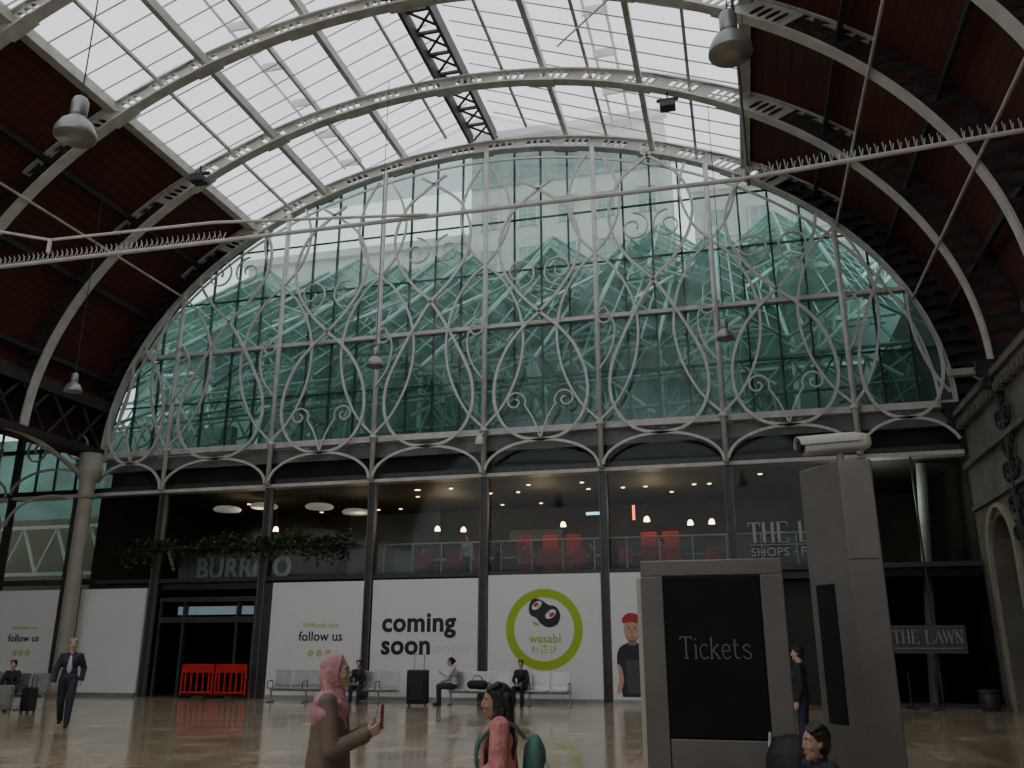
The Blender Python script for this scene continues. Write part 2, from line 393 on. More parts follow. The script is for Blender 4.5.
b.obj('trim_23',mat('light_stone_trim',(0.30,0.265,0.20),0.7,0,0.1,2),kind='structure',label='pale moulded arch surrounds')
for k in range(3):
    cy=26.65-4.33*k-2.16
    t=thing('iron_spandrel_ornament','dark cast iron scroll ornament fixed to the side wall','ornament',(WX-0.1,cy,5.2),0,'wall scroll ornaments')
    for m in (-1,1):
        for zc,rr_ in ((0.9,0.42),(0.05,0.34),(1.6,0.25),(2.3,0.4),(-0.7,0.28)):
            MB().tube([(0,m*(0.4+rr_*(1-0.8*a/26)*math.cos(rad(90)+1.4*2*math.pi*a/26)),zc+rr_*(1-0.8*a/26)*math.sin(rad(90)+1.4*2*math.pi*a/26)) for a in range(27)],0.04).obj('scroll',M_dark,t)
    MB().tube([(0,0,-1.2),(0,0,2.7)],0.06).obj('stem',M_dark,t)
for y in RIBS[:5]:
    t=thing('rib_corbel','dark ornamental iron corbel under the roof rib','corbel',(WX,y-0.15,7.2),0,'rib corbels')
    b=MB(); b.prism([(-0.55,-0.12),(0,-0.12),(0,0.12),(-0.55,0.12)],1.55,1.8)
    b.rings([[(-0.5*q,-0.1,z),(0,-0.1,z),(0,0.1,z),(-0.5*q,0.1,z)] for q,z in ((0.12,0),(0.25,0.4),(0.3,0.8),(0.55,1.2),(1,1.55))])
    b.obj('bracket',M_dark,t)
    MB().tube([(-0.28+0.2*math.cos(a/8*2*math.pi)*(1-a/24),0,1.15+0.2*math.sin(a/8*2*math.pi)*(1-a/24)) for a in range(17)],0.03).obj('scroll',M_dark,t)
# ---------------------------------------------------------------- facade upper glass
b=MB(); N=64; pts=[]
for k in range(N+1):
    p=math.pi*k/N; x,z=inr(p); pts.append((x,29.0,z))
b.poly(pts); b.obj('window_3',G_fac,kind='structure',label='fan shaped glass screen of the end wall')
def ztop(x):
    q=1-((x-X0)/A)**2
    return ZS+B*math.sqrt(q) if q>0 else ZS
b=MB()
allx=[]
ex=[X0-A]+MX+[X0+A]
for i in range(len(ex)-1):
    n=4 if i not in (0,len(ex)-2) else 3
    for k in range(1,n): allx.append(ex[i]+(ex[i+1]-ex[i])*k/n)
for x in allx: b.box(x-0.035,x+0.035,29.02,29.12,9,ztop(x))
for z in (10.95,15.2,17.3):
    h=A*math.sqrt(1-((z-ZS)/B)**2); b.box(X0-h,X0+h,29.02,29.1,z-0.025,z+0.025)
b.obj('trim_24',M_frame,kind='structure',label='thin dark glazing bars of the fan screen')
b=MB()
for z,t in ((13.0,0.07),(9.0,0.11)):
    h=A*math.sqrt(max(0.0,1-((z-ZS)/B)**2)); b.box(X0-h,X0+h,28.85,29.15,z-t,z+t)
b.obj('trim_25',M_iron,kind='structure',label='main horizontal transoms of the fan screen')
MB().box(-24.3,WX,29.1,29.5,8.35,8.85).obj('trim_26',M_fascia,kind='structure',label='grey beam between the fan screen and the shops')
MB().quad((-24.3,29.1,7.7),(WX,29.1,7.7),(WX,29.1,8.35),(-24.3,29.1,8.35)).obj('window_6',G_low,kind='structure',label='narrow dark glazed strip under the beam')
MB().box(-24.3,WX,29.55,29.65,7.6,8.9).obj('wall_spandrel',mat('dark_spandrel',(0.05,0.055,0.05),0.6,0,0.4,0.8),kind='structure',label='dark spandrel behind the glazed strip')
MB().box(-36,WX,28.8,29.3,7.38,7.5).obj('trim_27',M_iron,kind='structure',label='pale rail above the upper level shopfront')
MB().box(-36,WX,29.0,29.2,7.5,7.72).obj('trim_28',M_frame,kind='structure',label='dark band under the beam')
for x in MX:
    t=thing('iron_mullion','pale vertical iron mullion standing against the glass screen','mullion',(x,28.7,7.4),0,'screen mullions')
    MB().cyl((x,28.7,7.45),(x,28.7,ztop(x)-0.05),0.095,n=10).obj('shaft',M_iron,t,True,True)
    MB().lathe([(0.09,0),(0.16,0.02),(0.16,0.12),(0.1,0.16)],(x,28.7,8.95),12).obj('collar',M_iron,t,True,True)
    t2=thing('shopfront_column','dark steel column framing the two storey shopfront','column',(x,28.95,0),0,'shopfront columns')
    MB().box(x-0.11,x+0.11,28.85,29.1,0,7.4).obj('shaft',M_frame,t2,True)
    for q in (-1,1): MB().box(x+q*0.125-0.015,x+q*0.125+0.015,28.8,28.95,0,7.4).obj('edge_strip',M_fascia,t2,True)
# ironwork ------------------------------------------------------------
def clip(P):
    segs=[];cur=[]
    for q in P:
        inside=((q[0]-X0)/(A-0.1))**2+(max(0,q[1]-ZS)/(B-0.1))**2<1
        if inside: cur.append(q)
        else:
            if len(cur)>2: segs.append(cur)
            cur=[]
    if len(cur)>2: segs.append(cur)
    return segs
def spiral(cx,cz,r,a0,turns,sg,n=26,end=0.8):
    return [(cx+r*(1-end*k/n)*math.cos(a0+sg*turns*2*math.pi*k/n),cz+r*(1-end*k/n)*math.sin(a0+sg*turns*2*math.pi*k/n)) for k in range(n+1)]
YI=28.6
bays=list(zip(ex[:-1],ex[1:]))
for i,(xa,xb) in enumerate(bays):
    c=(xa+xb)/2; h=(xb-xa)/2; s=h/2.07; odd=i%2; dz=0.5 if odd else -0.3
    t=thing('ornamental_iron_screen','pale wrought iron arabesque of loops and scrolls before the glass','ironwork',(c,YI,7.5),0,'screen arabesques')
    def add(name,P,w=0.11,y=YI):
        for sg in clip(P):
            b=MB(); b.band(sg,w,0.07,y); b.obj(name,M_iron,t,True)
    for m in (-1,1):
        q=lambda L:[(c+m*s*x,z) for x,z in L]
        # big rounded loops: bellies low down, cross at the transom, open again above
        add('teardrop_loop',cr(q([(0.0,8.55),(0.75,8.7),(1.35,9.2),(1.66,10.0),(1.6,11.0),(1.2,12.0),(0.6,12.9+dz*.5),(0,13.6+dz),(-0.75,14.4+dz),(-1.35,15.4+dz),(-1.5,16.5+dz),(-1.1,17.6+dz),(-0.35,18.3+dz),(0.5,18.9+dz)]),8),0.10)
        # wide sweeping loop carried across the mullions
        add('sweeping_loop',cr(q([(-2.07,9.1),(-1.35,9.9),(-0.8,11.1),(-0.62,12.4),(-0.85,13.7),(-1.45,14.8),(-2.07,15.4),(-2.7,16.2),(-3.05,17.4),(-2.8,18.6),(-2.3,19.5)]),8),0.08,YI+0.05)
        # loop hung from the mullion foot
        if odd:
            add('curling_stem',cr(q([(-2.05,10.9),(-1.6,11.6),(-1.45,12.5),(-1.75,13.2)]),6)+spiral(c+m*s*-1.75,12.85,0.35*s,math.pi/2,1.1,m),0.055,YI-0.04)
            add('upper_scroll',spiral(c+m*s*0.62,16.2,0.6*s,math.pi/2 ,1.35,m),0.055)
        else:
            add('inner_scroll',cr(q([(0,8.6),(0.25,9.3),(0.55,9.8)]),6)+spiral(c+m*s*0.9,9.95,0.38*s,math.pi if m>0 else 0,1.25,-m),0.055,YI-0.04)
            add('upper_scroll',spiral(c+m*s*0.75,14.9,0.65*s,-math.pi/2,1.3,-m),0.055)
    add('scallop_arch',[(c+2.0*s*math.cos(rad(a)),7.5+1.05*math.sin(rad(a))) for a in range(0,181,8)],0.09)
for off,w in ((0.5,0.08),):
    P=[(X0+(A-off)*math.cos(math.pi*k/80),ZS+(B-off)*math.sin(math.pi*k/80)) for k in range(81)]
    MB().band(P,w,0.06,YI+0.1).obj('arch_ring_ironwork',M_iron,loc=(X0,YI,ZS),label='pale iron bar following the curve of the end arch',cat='ironwork',world=True)
# ---------------------------------------------------------------- shops: upper storey
MB().box(-24.3,WX,29.2,37,3.75,4.05).obj('floor',M_frame,kind='structure',label='upper level floor slab')
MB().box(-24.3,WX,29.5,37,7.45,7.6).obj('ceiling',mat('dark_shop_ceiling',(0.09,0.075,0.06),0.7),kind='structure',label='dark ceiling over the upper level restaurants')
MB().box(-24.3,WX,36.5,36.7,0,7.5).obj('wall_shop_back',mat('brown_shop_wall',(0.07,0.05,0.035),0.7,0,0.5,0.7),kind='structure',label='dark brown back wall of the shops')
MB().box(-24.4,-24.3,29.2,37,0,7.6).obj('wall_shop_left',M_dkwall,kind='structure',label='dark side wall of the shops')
MB().box(-16.9,-12.6,36.2,36.4,4.05,7.4).obj('wall_shop_back',mat('slate_panel',(0.10,0.12,0.12),0.5,0,0.4,0.5),kind='structure',label='slate coloured panel wall of the restaurant')
for i,(xa,xb) in enumerate([(-24.3,-21.3)]+list(zip(MX[:-1],MX[1:]))+[(MX[-1],WX)]):
    MB().quad((xa,29.02,4.1),(xb,29.02,4.1),(xb,29.02,7.4),(xa,29.02,7.4)).obj('window_%d'%(10+i),G_low,kind='structure',label='upper level shopfront glass pane')
    b=MB(); b.box(xa,xb,28.95,29.1,4.0,4.15)
    b.obj('trim_%d'%(40+i),M_frame,kind='structure',label='dark frame of the shopfront glazing')
rl=thing('balcony_railing','steel and glass balcony railing along the upper level','railing',(-6,29.8,4.05))
MB().cyl((-12.5,29.8,5.25),(4,29.8,5.25),0.035,n=8).obj('handrail',M_iron,rl,True)
x=-12.5
while x<=4: MB().box(x-0.02,x+0.02,29.78,29.82,4.05,5.25).obj('baluster',M_iron,rl,True); x+=1.1
MB().quad((-12.5,29.82,4.2),(4,29.82,4.2),(4,29.82,5.15),(-12.5,29.82,5.15)).obj('glass_panel',G_low,rl,True)
M_warm=mat('warm_lamp',(1,0.7,0.4),0.5,emis=(1,0.62,0.3),es=14)
base=None
pos=[(x+R.uniform(-.5,.5),R.choice([30.8,32.2,33.6,35]),7.43) for x in [-12,-11.6,-11.2,-10.2,-9.6,-9,-8,-7.4,-6.9,-5.8,-5.2,-4.9,-3.6,-3,-2.4,-1.5,-.5,1,2.3,-14,-15.3,-17.8,-19.5]]
for i,p in enumerate(pos):
    if base is None:
        base=thing('ceiling_downlight','small round recessed restaurant downlight','lamp',p,0,'restaurant downlights')
        MB().lathe([(0.1,-0.03),(0.1,0.02)],(0,0,0),12).obj('rim',M_steel,base); MB().lathe([(0.07,-0.035),(0.07,-0.03)],(0,0,0),12).obj('bulb',M_warm,base)
    else: copytree(base,p)
base=None
for p in [(-11.6,33,6.2),(-10.9,34.2,6.3),(-6.5,33,6.2),(-3.1,31,6.0),(-1.7,33,6.1),(-.9,32.2,6.0),(-17.9,31.5,6.2)]:
    if base is None:
        base=thing('pendant_lamp','small pendant lamp with warm shade over a restaurant table','lamp',p,0,'restaurant pendants')
        MB().cyl((0,0,0.15),(0,0,1.24),0.012,n=6).obj('cord',M_dark,base)
        MB().lathe([(0.11,-0.06),(0.09,0.06),(0.04,0.12)],(0,0,0),14,True).obj('lamp_shade',M_warm,base)
    else: copytree(base,p)
M_lampw=mat('pale_shade',(0.7,0.7,0.66),0.5,emis=(1,0.95,0.85),es=0.18)
base=None
for p in [(-19.6,30.6,6.95),(-18.1,30.8,7.05),(-15.6,30.6,6.9),(-14.8,32.2,6.9)]:
    if base is None:
        base=thing('drum_pendant','large round flat white pendant shade hanging over the restaurant','lamp',p,0,'large drum pendants')
        MB().lathe([(0.5,-0.08),(0.55,0.0),(0.45,0.08),(0.1,0.14)],(0,0,0),24).obj('lamp_shade',M_lampw,base,smooth=True); MB().cyl((0,0,0.1),(0,0,0.5),0.02,n=6).obj('cord',M_dark,base)
    else: copytree(base,p)
for p in [(-11,32.5,45),(-3,32,45),(-7,31.5,40),(-18.5,31,35),(-14.5,32,30)]:
    l=bpy.data.lights.new('restaurant_light','POINT'); l.energy=p[2]; l.color=(1,0.74,0.48); l.shadow_soft_size=0.4; o=bpy.data.objects.new('restaurant_light',l); o.location=(p[0],p[1],6.7); COL.objects.link(o)
def rest_chair(loc,rz,col):
    t=thing('restaurant_chair','red upholstered restaurant chair at a table','chair',loc,rz,'red restaurant chairs')
    MB().box(-0.24,0.24,-0.24,0.24,0.42,0.5).obj('seat',col,t,bevel=0.02)
    MB().box(-0.24,0.24,0.2,0.27,0.5,1.0).obj('backrest',col,t,bevel=0.02)
    for a in (-1,1):
        for c in (-1,1): MB().cyl((a*0.2,c*0.2,0),(a*0.2,c*0.2,0.42),0.018,n=6).obj('leg',M_dark,t)
    return t
M_redf=mat('red_fabric',(0.6,0.03,0.02),0.7)
c0=rest_chair((-7.4,30.6,4.05),0,M_redf)
for x,y,r in [(-6.8,30.6,0),(-6.2,30.6,10),(-5.5,30.8,0),(-11.4,30.8,0),(-3.9,30.8,0),(-3.0,30.7,180),(-2.2,30.8,0),(-9.2,31.4,90),(-0.9,30.8,0),(-10.2,31.0,180)]:
    copytree(c0,(x,y,4.05),r)
def rest_table(loc):
    t=thing('restaurant_table','small pale square restaurant table','table',loc,0,'restaurant tables')
    MB().box(-0.38,0.38,-0.38,0.38,0.72,0.76).obj('table_top',mat('pale_laminate',(0.55,0.5,0.42),0.4),t); MB().cyl((0,0,0.03),(0,0,0.72),0.035,n=8).obj('pedestal',M_dark,t); MB().lathe([(0.24,0),(0.24,0.03)],n=16).obj('base',M_dark,t)
    return t
t0=rest_table((-7.0,31.4,4.05))
for p in [(-5.8,31.5),(-11.0,31.6),(-3.4,31.5),(-1.5,31.5)]: copytree(t0,(p[0],p[1],4.05))
ct=thing('bar_counter','dark restaurant bar counter with a pale top','counter',(-9,34.5,4.05))
MB().box(-12,-5,34.2,34.9,4.05,5.1).obj('body',M_dkwall,ct,True); MB().box(-12.1,-4.9,34.1,35,5.1,5.16).obj('worktop',mat('pale_laminate',(0.5,0.5,0.5)),ct,True)
ms=thing('menu_board','dim pale menu board on the restaurant wall','sign',(-8,36.4,6)); MB().box(-9.5,-7.2,36.35,36.48,6.0,6.5).obj('panel',mat('menu_glow',(0.2,0.2,0.2),0.5),ms,True)
ms=thing('neon_sign','small red neon strip in the restaurant window','sign',(-3.45,30.2,6)); MB().box(-3.5,-3.42,30.18,30.22,5.9,6.4).obj('tube',mat('red_neon',(1,0.1,0.05),0.5,emis=(1,0.08,0.03),es=6),ms,True)
ms=thing('neon_sign','small blue lit strip in the restaurant','sign',(-5.2,33,6)); MB().box(-5.6,-5.0,33,33.04,6.55,6.65).obj('tube',mat('blue_neon',(.3,.7,1),0.5,emis=(0.3,0.7,1),es=3),ms,True)
for x in (-7.9,-6.9,-6.0,-3.2,-2.4):
    MB().box(x-0.3,x+0.3,32.4,32.5,4.05,5.75).obj('red_banquette',M_redf,loc=(x,32.4,4.05),world=True,label='tall red banquette back in the restaurant',cat='seat',group='red banquettes',bevel=0.03)
def foliage(x0,x1,y,z,lab):
    b=MB()
    for k in range(int((x1-x0)*260)):
        x=R.uniform(x0,x1); zz=z+R.gauss(0,0.13)+0.14*math.sin(x*2.3)+0.08*math.sin(x*5.1)-abs(R.gauss(0,0.26)); yy=y+R.gauss(0,0.10); L=R.uniform(0.1,0.24); a=R.uniform(0,6.28); e=R.uniform(-1.2,0.6)
        d=Vector((math.cos(a)*math.cos(e),math.sin(a)*math.cos(e),math.sin(e)))*L; w=Vector((-math.sin(a),math.cos(a),0.3))*L*0.3; p=Vector((x,yy,zz))
        b.quad(p,p+d*0.5+w,p+d,p+d*0.5-w)
    o=b.obj('hanging_foliage',M_leaf,loc=((x0+x1)/2,y,z),world=True,label=lab,cat='plants'); o['kind']='stuff'; return o
foliage(-22.6,-18.4,28.6,5.4,'trailing green planting along the upper level ledge'); foliage(-18.4,-13.3,28.6,5.5,'bushy green hanging plants on the restaurant ledge')
MB().box(-22.7,-13.2,28.52,28.78,5.16,5.24).obj('planter_shelf',M_dark,loc=(-18,28.65,5.16),world=True,label='long dark planter shelf fixed before the glass',cat='shelf')
sg=thing('restaurant_sign','grey fascia sign with large grey letters above the entrance','sign',(-18.6,29.15,3.95))
MB().box(-20.6,-16.95,29.3,29.38,4.05,5.05).obj('sign_panel',mat('grey_sign_panel',(0.24,0.24,0.23),0.6,0,0.2,2),sg,True)
txt('BURRITO','lettering',mat('sign_letter_grey',(0.55,0.55,0.53),0.6),sg,(-19.75,29.2,4.1),3.9,0.82,bold=0.035)  # letters in one even grey
def serif(parent,body,x,y,z,w,h,m):
    """letterforms drawn with thin/thick strokes and serifs"""
    S={'T':[('h',0,1,1,.05),('v',.5,0,1,.12),('h',.3,.7,0,.04),('v',.02,.82,1,.05),('v',.98,.82,1,.05)],
       'H':[('v',.15,0,1,.12),('v',.85,0,1,.12),('h',.15,.85,.5,.05),('h',0,.3,0,.04),('h',.7,1,0,.04),('h',0,.3,1,.04),('h',.7,1,1,.04)],
       'E':[('v',.2,0,1,.12),('h',.05,.95,0,.05),('h',.05,.9,1,.05),('h',.2,.7,.5,.05),('v',.95,0,.2,.05),('v',.9,.8,1,.05)],
       'L':[('v',.2,0,1,.12),('h',.05,.95,0,.05),('h',.05,.35,1,.04),('v',.95,0,.25,.05)],
       'A':[('d',.05,0,.5,1,.05),('d',.5,1,.92,0,.12),('h',.22,.75,.35,.05),('h',-.02,.2,0,.04),('h',.75,1.05,0,.04)],
       'W':[('d',.0,1,.27,0,.12),('d',.27,0,.5,1,.05),('d',.5,1,.77,0,.12),('d',.77,0,1,1,.05),('h',-.1,.12,1,.04),('h',.88,1.1,1,.04)],
       'N':[('v',.12,0,1,.05),('d',.12,1,.88,0,.12),('v',.88,0,1,.05),('h',0,.28,0,.04),('h',.74,1.0,1,.04),('h',-.02,.2,1,.04)]}
    adv={' ':0.45}; tot=sum(adv.get(ch,1.22 if ch=='W' else 1.0)+0.15 for ch in body); u=w/tot; cx=x; b=MB()
    for ch in body:
        cw=adv.get(ch,1.22 if ch=='W' else 1.0)*u
        for st in S.get(ch,[]):
            if st[0]=='h': P=[(cx+st[1]*cw,z+st[3]*h),(cx+st[2]*cw,z+st[3]*h)]; wd=st[4]
            elif st[0]=='v': P=[(cx+st[1]*cw,z+st[2]*h),(cx+st[1]*cw,z+st[3]*h)]; wd=st[4]
            else: P=[(cx+st[1]*cw,z+st[2]*h),(cx+st[3]*cw,z+st[4]*h)]; wd=st[5]
            b.band(P,wd*h*1.2,0.03,y)
        cx+=cw+0.15*u
    return b.obj('lettering',m,parent,True)
sg=thing('shopping_area_sign','pale serif letters fixed across the dark glazing','sign',(1.6,28.85,4.3))
serif(sg,'THE LAWN',0.3,28.85,4.85,3.3,0.62,M_greyink)
txt('SHOPS \u00b7 FOOD','lettering',M_greyink,sg,(0.35,28.85,4.42),2.6,0.26)
MB().box(0.3,3.6,28.87,28.89,4.76,4.79).obj('rule_line',M_greyink,sg,True)
sg=thing('shopping_area_sign','grey band sign with pale serif letters beside the entrance','sign',(5.2,28.85,1.5))
MB().box(4.05,6.2,28.84,28.88,1.5,2.3).obj('sign_panel',mat('dark_sign_panel',(0.09,0.09,0.085),0.6),sg,True)
serif(sg,'THE LAWN',4.2,28.81,1.78,1.95,0.38,mat('pale_sign_letter',(0.3,0.3,0.28),0.5))
MB().box(4.2,6.05,28.81,28.83,1.64,1.66).obj('rule_line',M_greyink,sg,True)
# ---------------------------------------------------------------- hoardings (ground level)
def hoard(xa,xb,z=3.9,lab='white hoarding panel boarding up a shop unit'):
    t=thing('hoarding_panel',lab,'hoarding',((xa+xb)/2,28.75,0),0,'shop hoardings')
    MB().box(xa,xb,28.7,28.8,0.05,z).obj('board',M_white,t,True,bevel=0.01)
    MB().box(xa,xb,28.66,28.82,0,0.12).obj('kickboard',M_steel,t,True)
    return t
YH=28.695
def disc(b,cx,cz,r,y,n=32,r2=None):
    if r2 is None: b.poly([(cx+r*math.cos(2*math.pi*k/n),y,cz+r*math.sin(2*math.pi*k/n)) for k in range(n)])
    else:
        for k in range(n):
            a,c=2*math.pi*k/n,2*math.pi*(k+1)/n
            b.quad((cx+r*math.cos(a),y,cz+r*math.sin(a)),(cx+r*math.cos(c),y,cz+r*math.sin(c)),(cx+r2*math.cos(c),y,cz+r2*math.sin(c)),(cx+r2*math.cos(a),y,cz+r2*math.sin(a)))
def follow(t,x,w):
    txt('follow us','lettering',M_blk,t,(x,YH,1.9),w,bold=0.012)
    txt('HiWasabi.com','web_address',M_green,t,(x+0.1*w,YH,2.35),w*0.8)
    for k in range(3):
        b=MB(); disc(b,x+w*(0.3+0.2*k),1.5,0.11,YH-0.002,20,0.07); disc(b,x+w*(0.3+0.2*k),1.5,0.04,YH-0.002,12); b.obj('social_icon',M_green,t,True)
t=hoard(-28.6,-25.2,3.8,'white hoarding panel with follow us lettering beside the column'); follow(t,-27.3,1.4)
hoard(-24.3,-21.45,3.8,'plain white hoarding panel beside the column')
t=hoard(-16.25,-12.75,3.9,'white hoarding panel with follow us lettering'); follow(t,-15.1,1.65)
t=hoard(-12.4,-8.6,3.92,'white hoarding panel with large coming soon lettering')
txt('coming','lettering',M_blk,t,(-12.0,YH,1.98),2.65,bold=0.03); txt('soon','lettering',M_blk,t,(-12.0,YH,1.44),1.75,bold=0.03)
for k in range(4):
    b=MB(); disc(b,-10.0+0.32*k,1.6,0.12,YH-0.002,16,0.09); b.obj('pale_icon',mat('pale_icon_ink',(0.62,0.62,0.6),0.5),t,True)
t=hoard(-8.25,-4.45,4.0,'white hoarding panel with round lime green sushi logo')
b=MB(); disc(b,-6.35,2.25,1.28,YH,48,1.0); b.obj('logo_ring',M_green,t,True)
def tel(name,x,z,rx,rz,tilt,m,dy,n=24):
    c_,s_=math.cos(rad(tilt)),math.sin(rad(tilt))
    MB().poly([(x+rx*math.cos(2*math.pi*k/n)*c_-rz*math.sin(2*math.pi*k/n)*s_,YH-dy,z+rx*math.cos(2*math.pi*k/n)*s_+rz*math.sin(2*math.pi*k/n)*c_) for k in range(n)]).obj(name,m,t,True)
MB().poly([(x,YH-.003,z) for x,z in cr([(-6.85,2.95),(-6.72,3.2),(-6.45,3.18),(-6.2,3.02),(-5.95,2.95),(-5.8,2.7),(-5.9,2.4),(-6.2,2.3),(-6.45,2.42),(-6.6,2.6),(-6.8,2.7)],5,True)[:-1]]).obj('logo_emblem',M_blk,t,True)
tel('logo_rice',-6.58,3.0,.19,.11,35,M_white,.006); tel('logo_rice',-6.12,2.72,.2,.12,35,M_white,.006)
tel('logo_salmon',-6.61,3.02,.09,.05,35,M_red,.009); tel('logo_salmon',-6.08,2.70,.10,.055,35,M_red,.009)
tel('logo_leaf',-6.52,2.97,.05,.03,35,M_green,.011); tel('logo_leaf',-6.18,2.76,.05,.03,35,M_green,.011); tel('logo_leaf',-6.62,2.42,.12,.045,-25,M_green,.006)
txt('wasabi','lettering',M_green,t,(-6.85,YH,1.82),1.05,bold=0.015)
for k,ch in enumerate('\u308f\u3055\u3073'): txt(ch,'lettering',M_green,t,(-6.78+k*0.31,YH,1.5),0.24)
t=hoard(-4.15,-0.35,4.0,'white hoarding panel with portrait of a man in red cap')
def flat(name,P,m,dy=0): 
    MB().poly([(x,YH-dy,z) for x,z in P]).obj(name,m,t,True)
cx=-3.5
def el(x,z,rx,rz,n=20): return [(x+rx*math.cos(2*math.pi*k/n),z+rz*math.sin(2*math.pi*k/n)) for k in range(n)]
M_ps=mat('print_skin_shade',(0.35,0.2,0.14),0.6)
flat('portrait_shirt',cr([(cx-.35,.2),(cx-.5,1.2),(cx-.42,1.65),(cx-.12,1.82),(cx+.12,1.82),(cx+.45,1.65),(cx+.55,1.2),(cx+.4,.2)],4),mat('print_navy',(0.03,0.03,0.045),0.6),0.002)
flat('portrait_neck',[(cx-.12,1.74),(cx+.12,1.74),(cx+.12,2.0),(cx-.12,2.0)],M_ps,0.003)
flat('portrait_face',cr([(cx-.24,2.35),(cx-.23,2.08),(cx-.13,1.88),(cx,1.82),(cx+.13,1.88),(cx+.23,2.08),(cx+.24,2.35),(cx,2.5)],4,True)[:-1],mat('print_skin',(0.62,0.38,0.28),0.6),0.004)
flat('portrait_beard',cr([(cx-.22,2.05),(cx-.13,1.87),(cx,1.81),(cx+.13,1.87),(cx+.22,2.05),(cx+.1,1.93),(cx,1.92),(cx-.1,1.93)],4,True)[:-1],mat('print_beard',(0.3,0.18,0.12),0.7),0.005)
flat('portrait_cap',cr([(cx-.27,2.42),(cx-.28,2.58),(cx-.1,2.72),(cx+.15,2.70),(cx+.29,2.56),(cx+.28,2.40),(cx,2.45)],4,True)[:-1],mat('print_red',(0.5,0.03,0.03),0.6),0.006)
flat('portrait_mouth',el(cx,1.99,.08,.02),M_lip,0.007)
for q in (-1,1):
    flat('portrait_eye',el(cx+q*.09,2.24,.035,.018,12),M_iris,0.007); flat('portrait_eyebrow',el(cx+q*.09,2.30,.05,.01,10),M_blk,0.007)
flat('portrait_nose',[(cx-.015,2.22),(cx+.015,2.22),(cx+.04,2.09),(cx-.04,2.09)],M_ps,0.006)
flat('portrait_arm',cr([(cx-.5,1.15),(cx-.38,1.1),(cx-.3,.7),(cx-.42,.3),(cx-.52,.35),(cx-.45,.75)],4,True)[:-1],mat('print_skin',(0.55,0.33,0.24)),0.005)
flat('portrait_apron',[(cx-.2,.3),(cx-.22,1.3),(cx+.25,1.3),(cx+.25,.3)],mat('print_grey',(0.08,0.08,0.09),0.6),0.004)
# ground glazing right & entrance
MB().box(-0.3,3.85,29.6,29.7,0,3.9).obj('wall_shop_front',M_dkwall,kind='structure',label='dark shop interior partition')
MB().quad((4.0,29.0,0.05),(WX,29.0,0.05),(WX,29.0,4.1),(4.0,29.0,4.1)).obj('window_30',G_low,kind='structure',label='dark glazed ground level pane')
MB().box(3.9,WX,28.95,29.1,0,0.12).box(5.35,5.4,28.96,29.05,0,7.4).obj('trim_60',M_frame,kind='structure',label='dark frame of the ground level pane')
MB().cyl((5.6,31.5,0),(5.9,30.2,7.4),0.16,n=12).obj('reflection_tube',M_iron,loc=(5.6,31.5,0),world=True,label='pale slanted tube imitating a reflection in the dark glass',cat='column')  # slanted pale reflection in the glass, modelled as a solid tube
l=bpy.data.lights.new('shop_light','POINT'); l.energy=50; l.color=(0.9,1,0.95); l.shadow_soft_size=0.5; o=bpy.data.objects.new('shop_light',l); o.location=(4.5,30.2,6.3); COL.objects.link(o)
en=thing('entrance_portal','dark framed glass sliding entrance doors of the restaurant','door',(-18.9,29.0,0))
for z0,z1,y0 in ((3.3,3.45,28.8),(2.55,2.75,28.85)): MB().box(-20.9,-16.95,y0,29.2,z0,z1).obj('header',M_frame,en,True)
for x in (-20.9,-19.9,-17.7,-17.0): MB().box(x-0.05,x+0.05,28.9,29.1,0,3.3).obj('frame_post',M_frame,en,True)
for x0,x1 in ((-20.85,-19.95),(-17.65,-17.05)): MB().quad((x0,29,0.1),(x1,29,0.1),(x1,29,2.55),(x0,29,2.55)).obj('glass_door_leaf',G_low,en,True)
MB().box(-20.5,-16.9,29.4,29.45,2.85,3.15).obj('entrance_light_panel',mat('door_glow',(.6,.7,.8),0.5,emis=(0.7,0.85,1),es=0.2),en,True)
MB().quad((-20.9,29.0,2.75),(-16.95,29.0,2.75),(-16.95,29.0,3.3),(-20.9,29.0,3.3)).obj('transom_glass',G_low,en,True)
MB().box(-16.8,-16.3,28.9,29.4,0,3.9).obj('trim_61',M_frame,kind='structure',label='dark pier beside the entrance')
def barrier(loc,rz):
    t=thing('pedestrian_barrier','red plastic pedestrian barrier standing in the doorway','barrier',loc,rz,'red barriers')
    b=MB(); b.cyl((-0.6,0,0.12),(-0.6,0,1.1),0.035).cyl((0.6,0,0.12),(0.6,0,1.1),0.035).cyl((-0.6,0,1.1),(0.6,0,1.1),0.035).cyl((-0.6,0,0.2),(0.6,0,0.2),0.035); b.obj('frame',M_red,t)
    MB().box(-0.58,0.58,-0.02,0.02,0.85,1.07).obj('reflective_board',M_red,t)
    for k in range(5): MB().box(-0.49+k*0.23,-0.43+k*0.23,-0.012,0.012,0.2,0.85).obj('slat',M_red,t)
    for x in (-0.45,0.45): MB().box(x-0.05,x+0.05,-0.25,0.25,0,0.1).obj('foot',M_dark,t)
    return t
b0=barrier((-18.55,28.1,0),0); copytree(b0,(-17.25,28.1,0),-4)
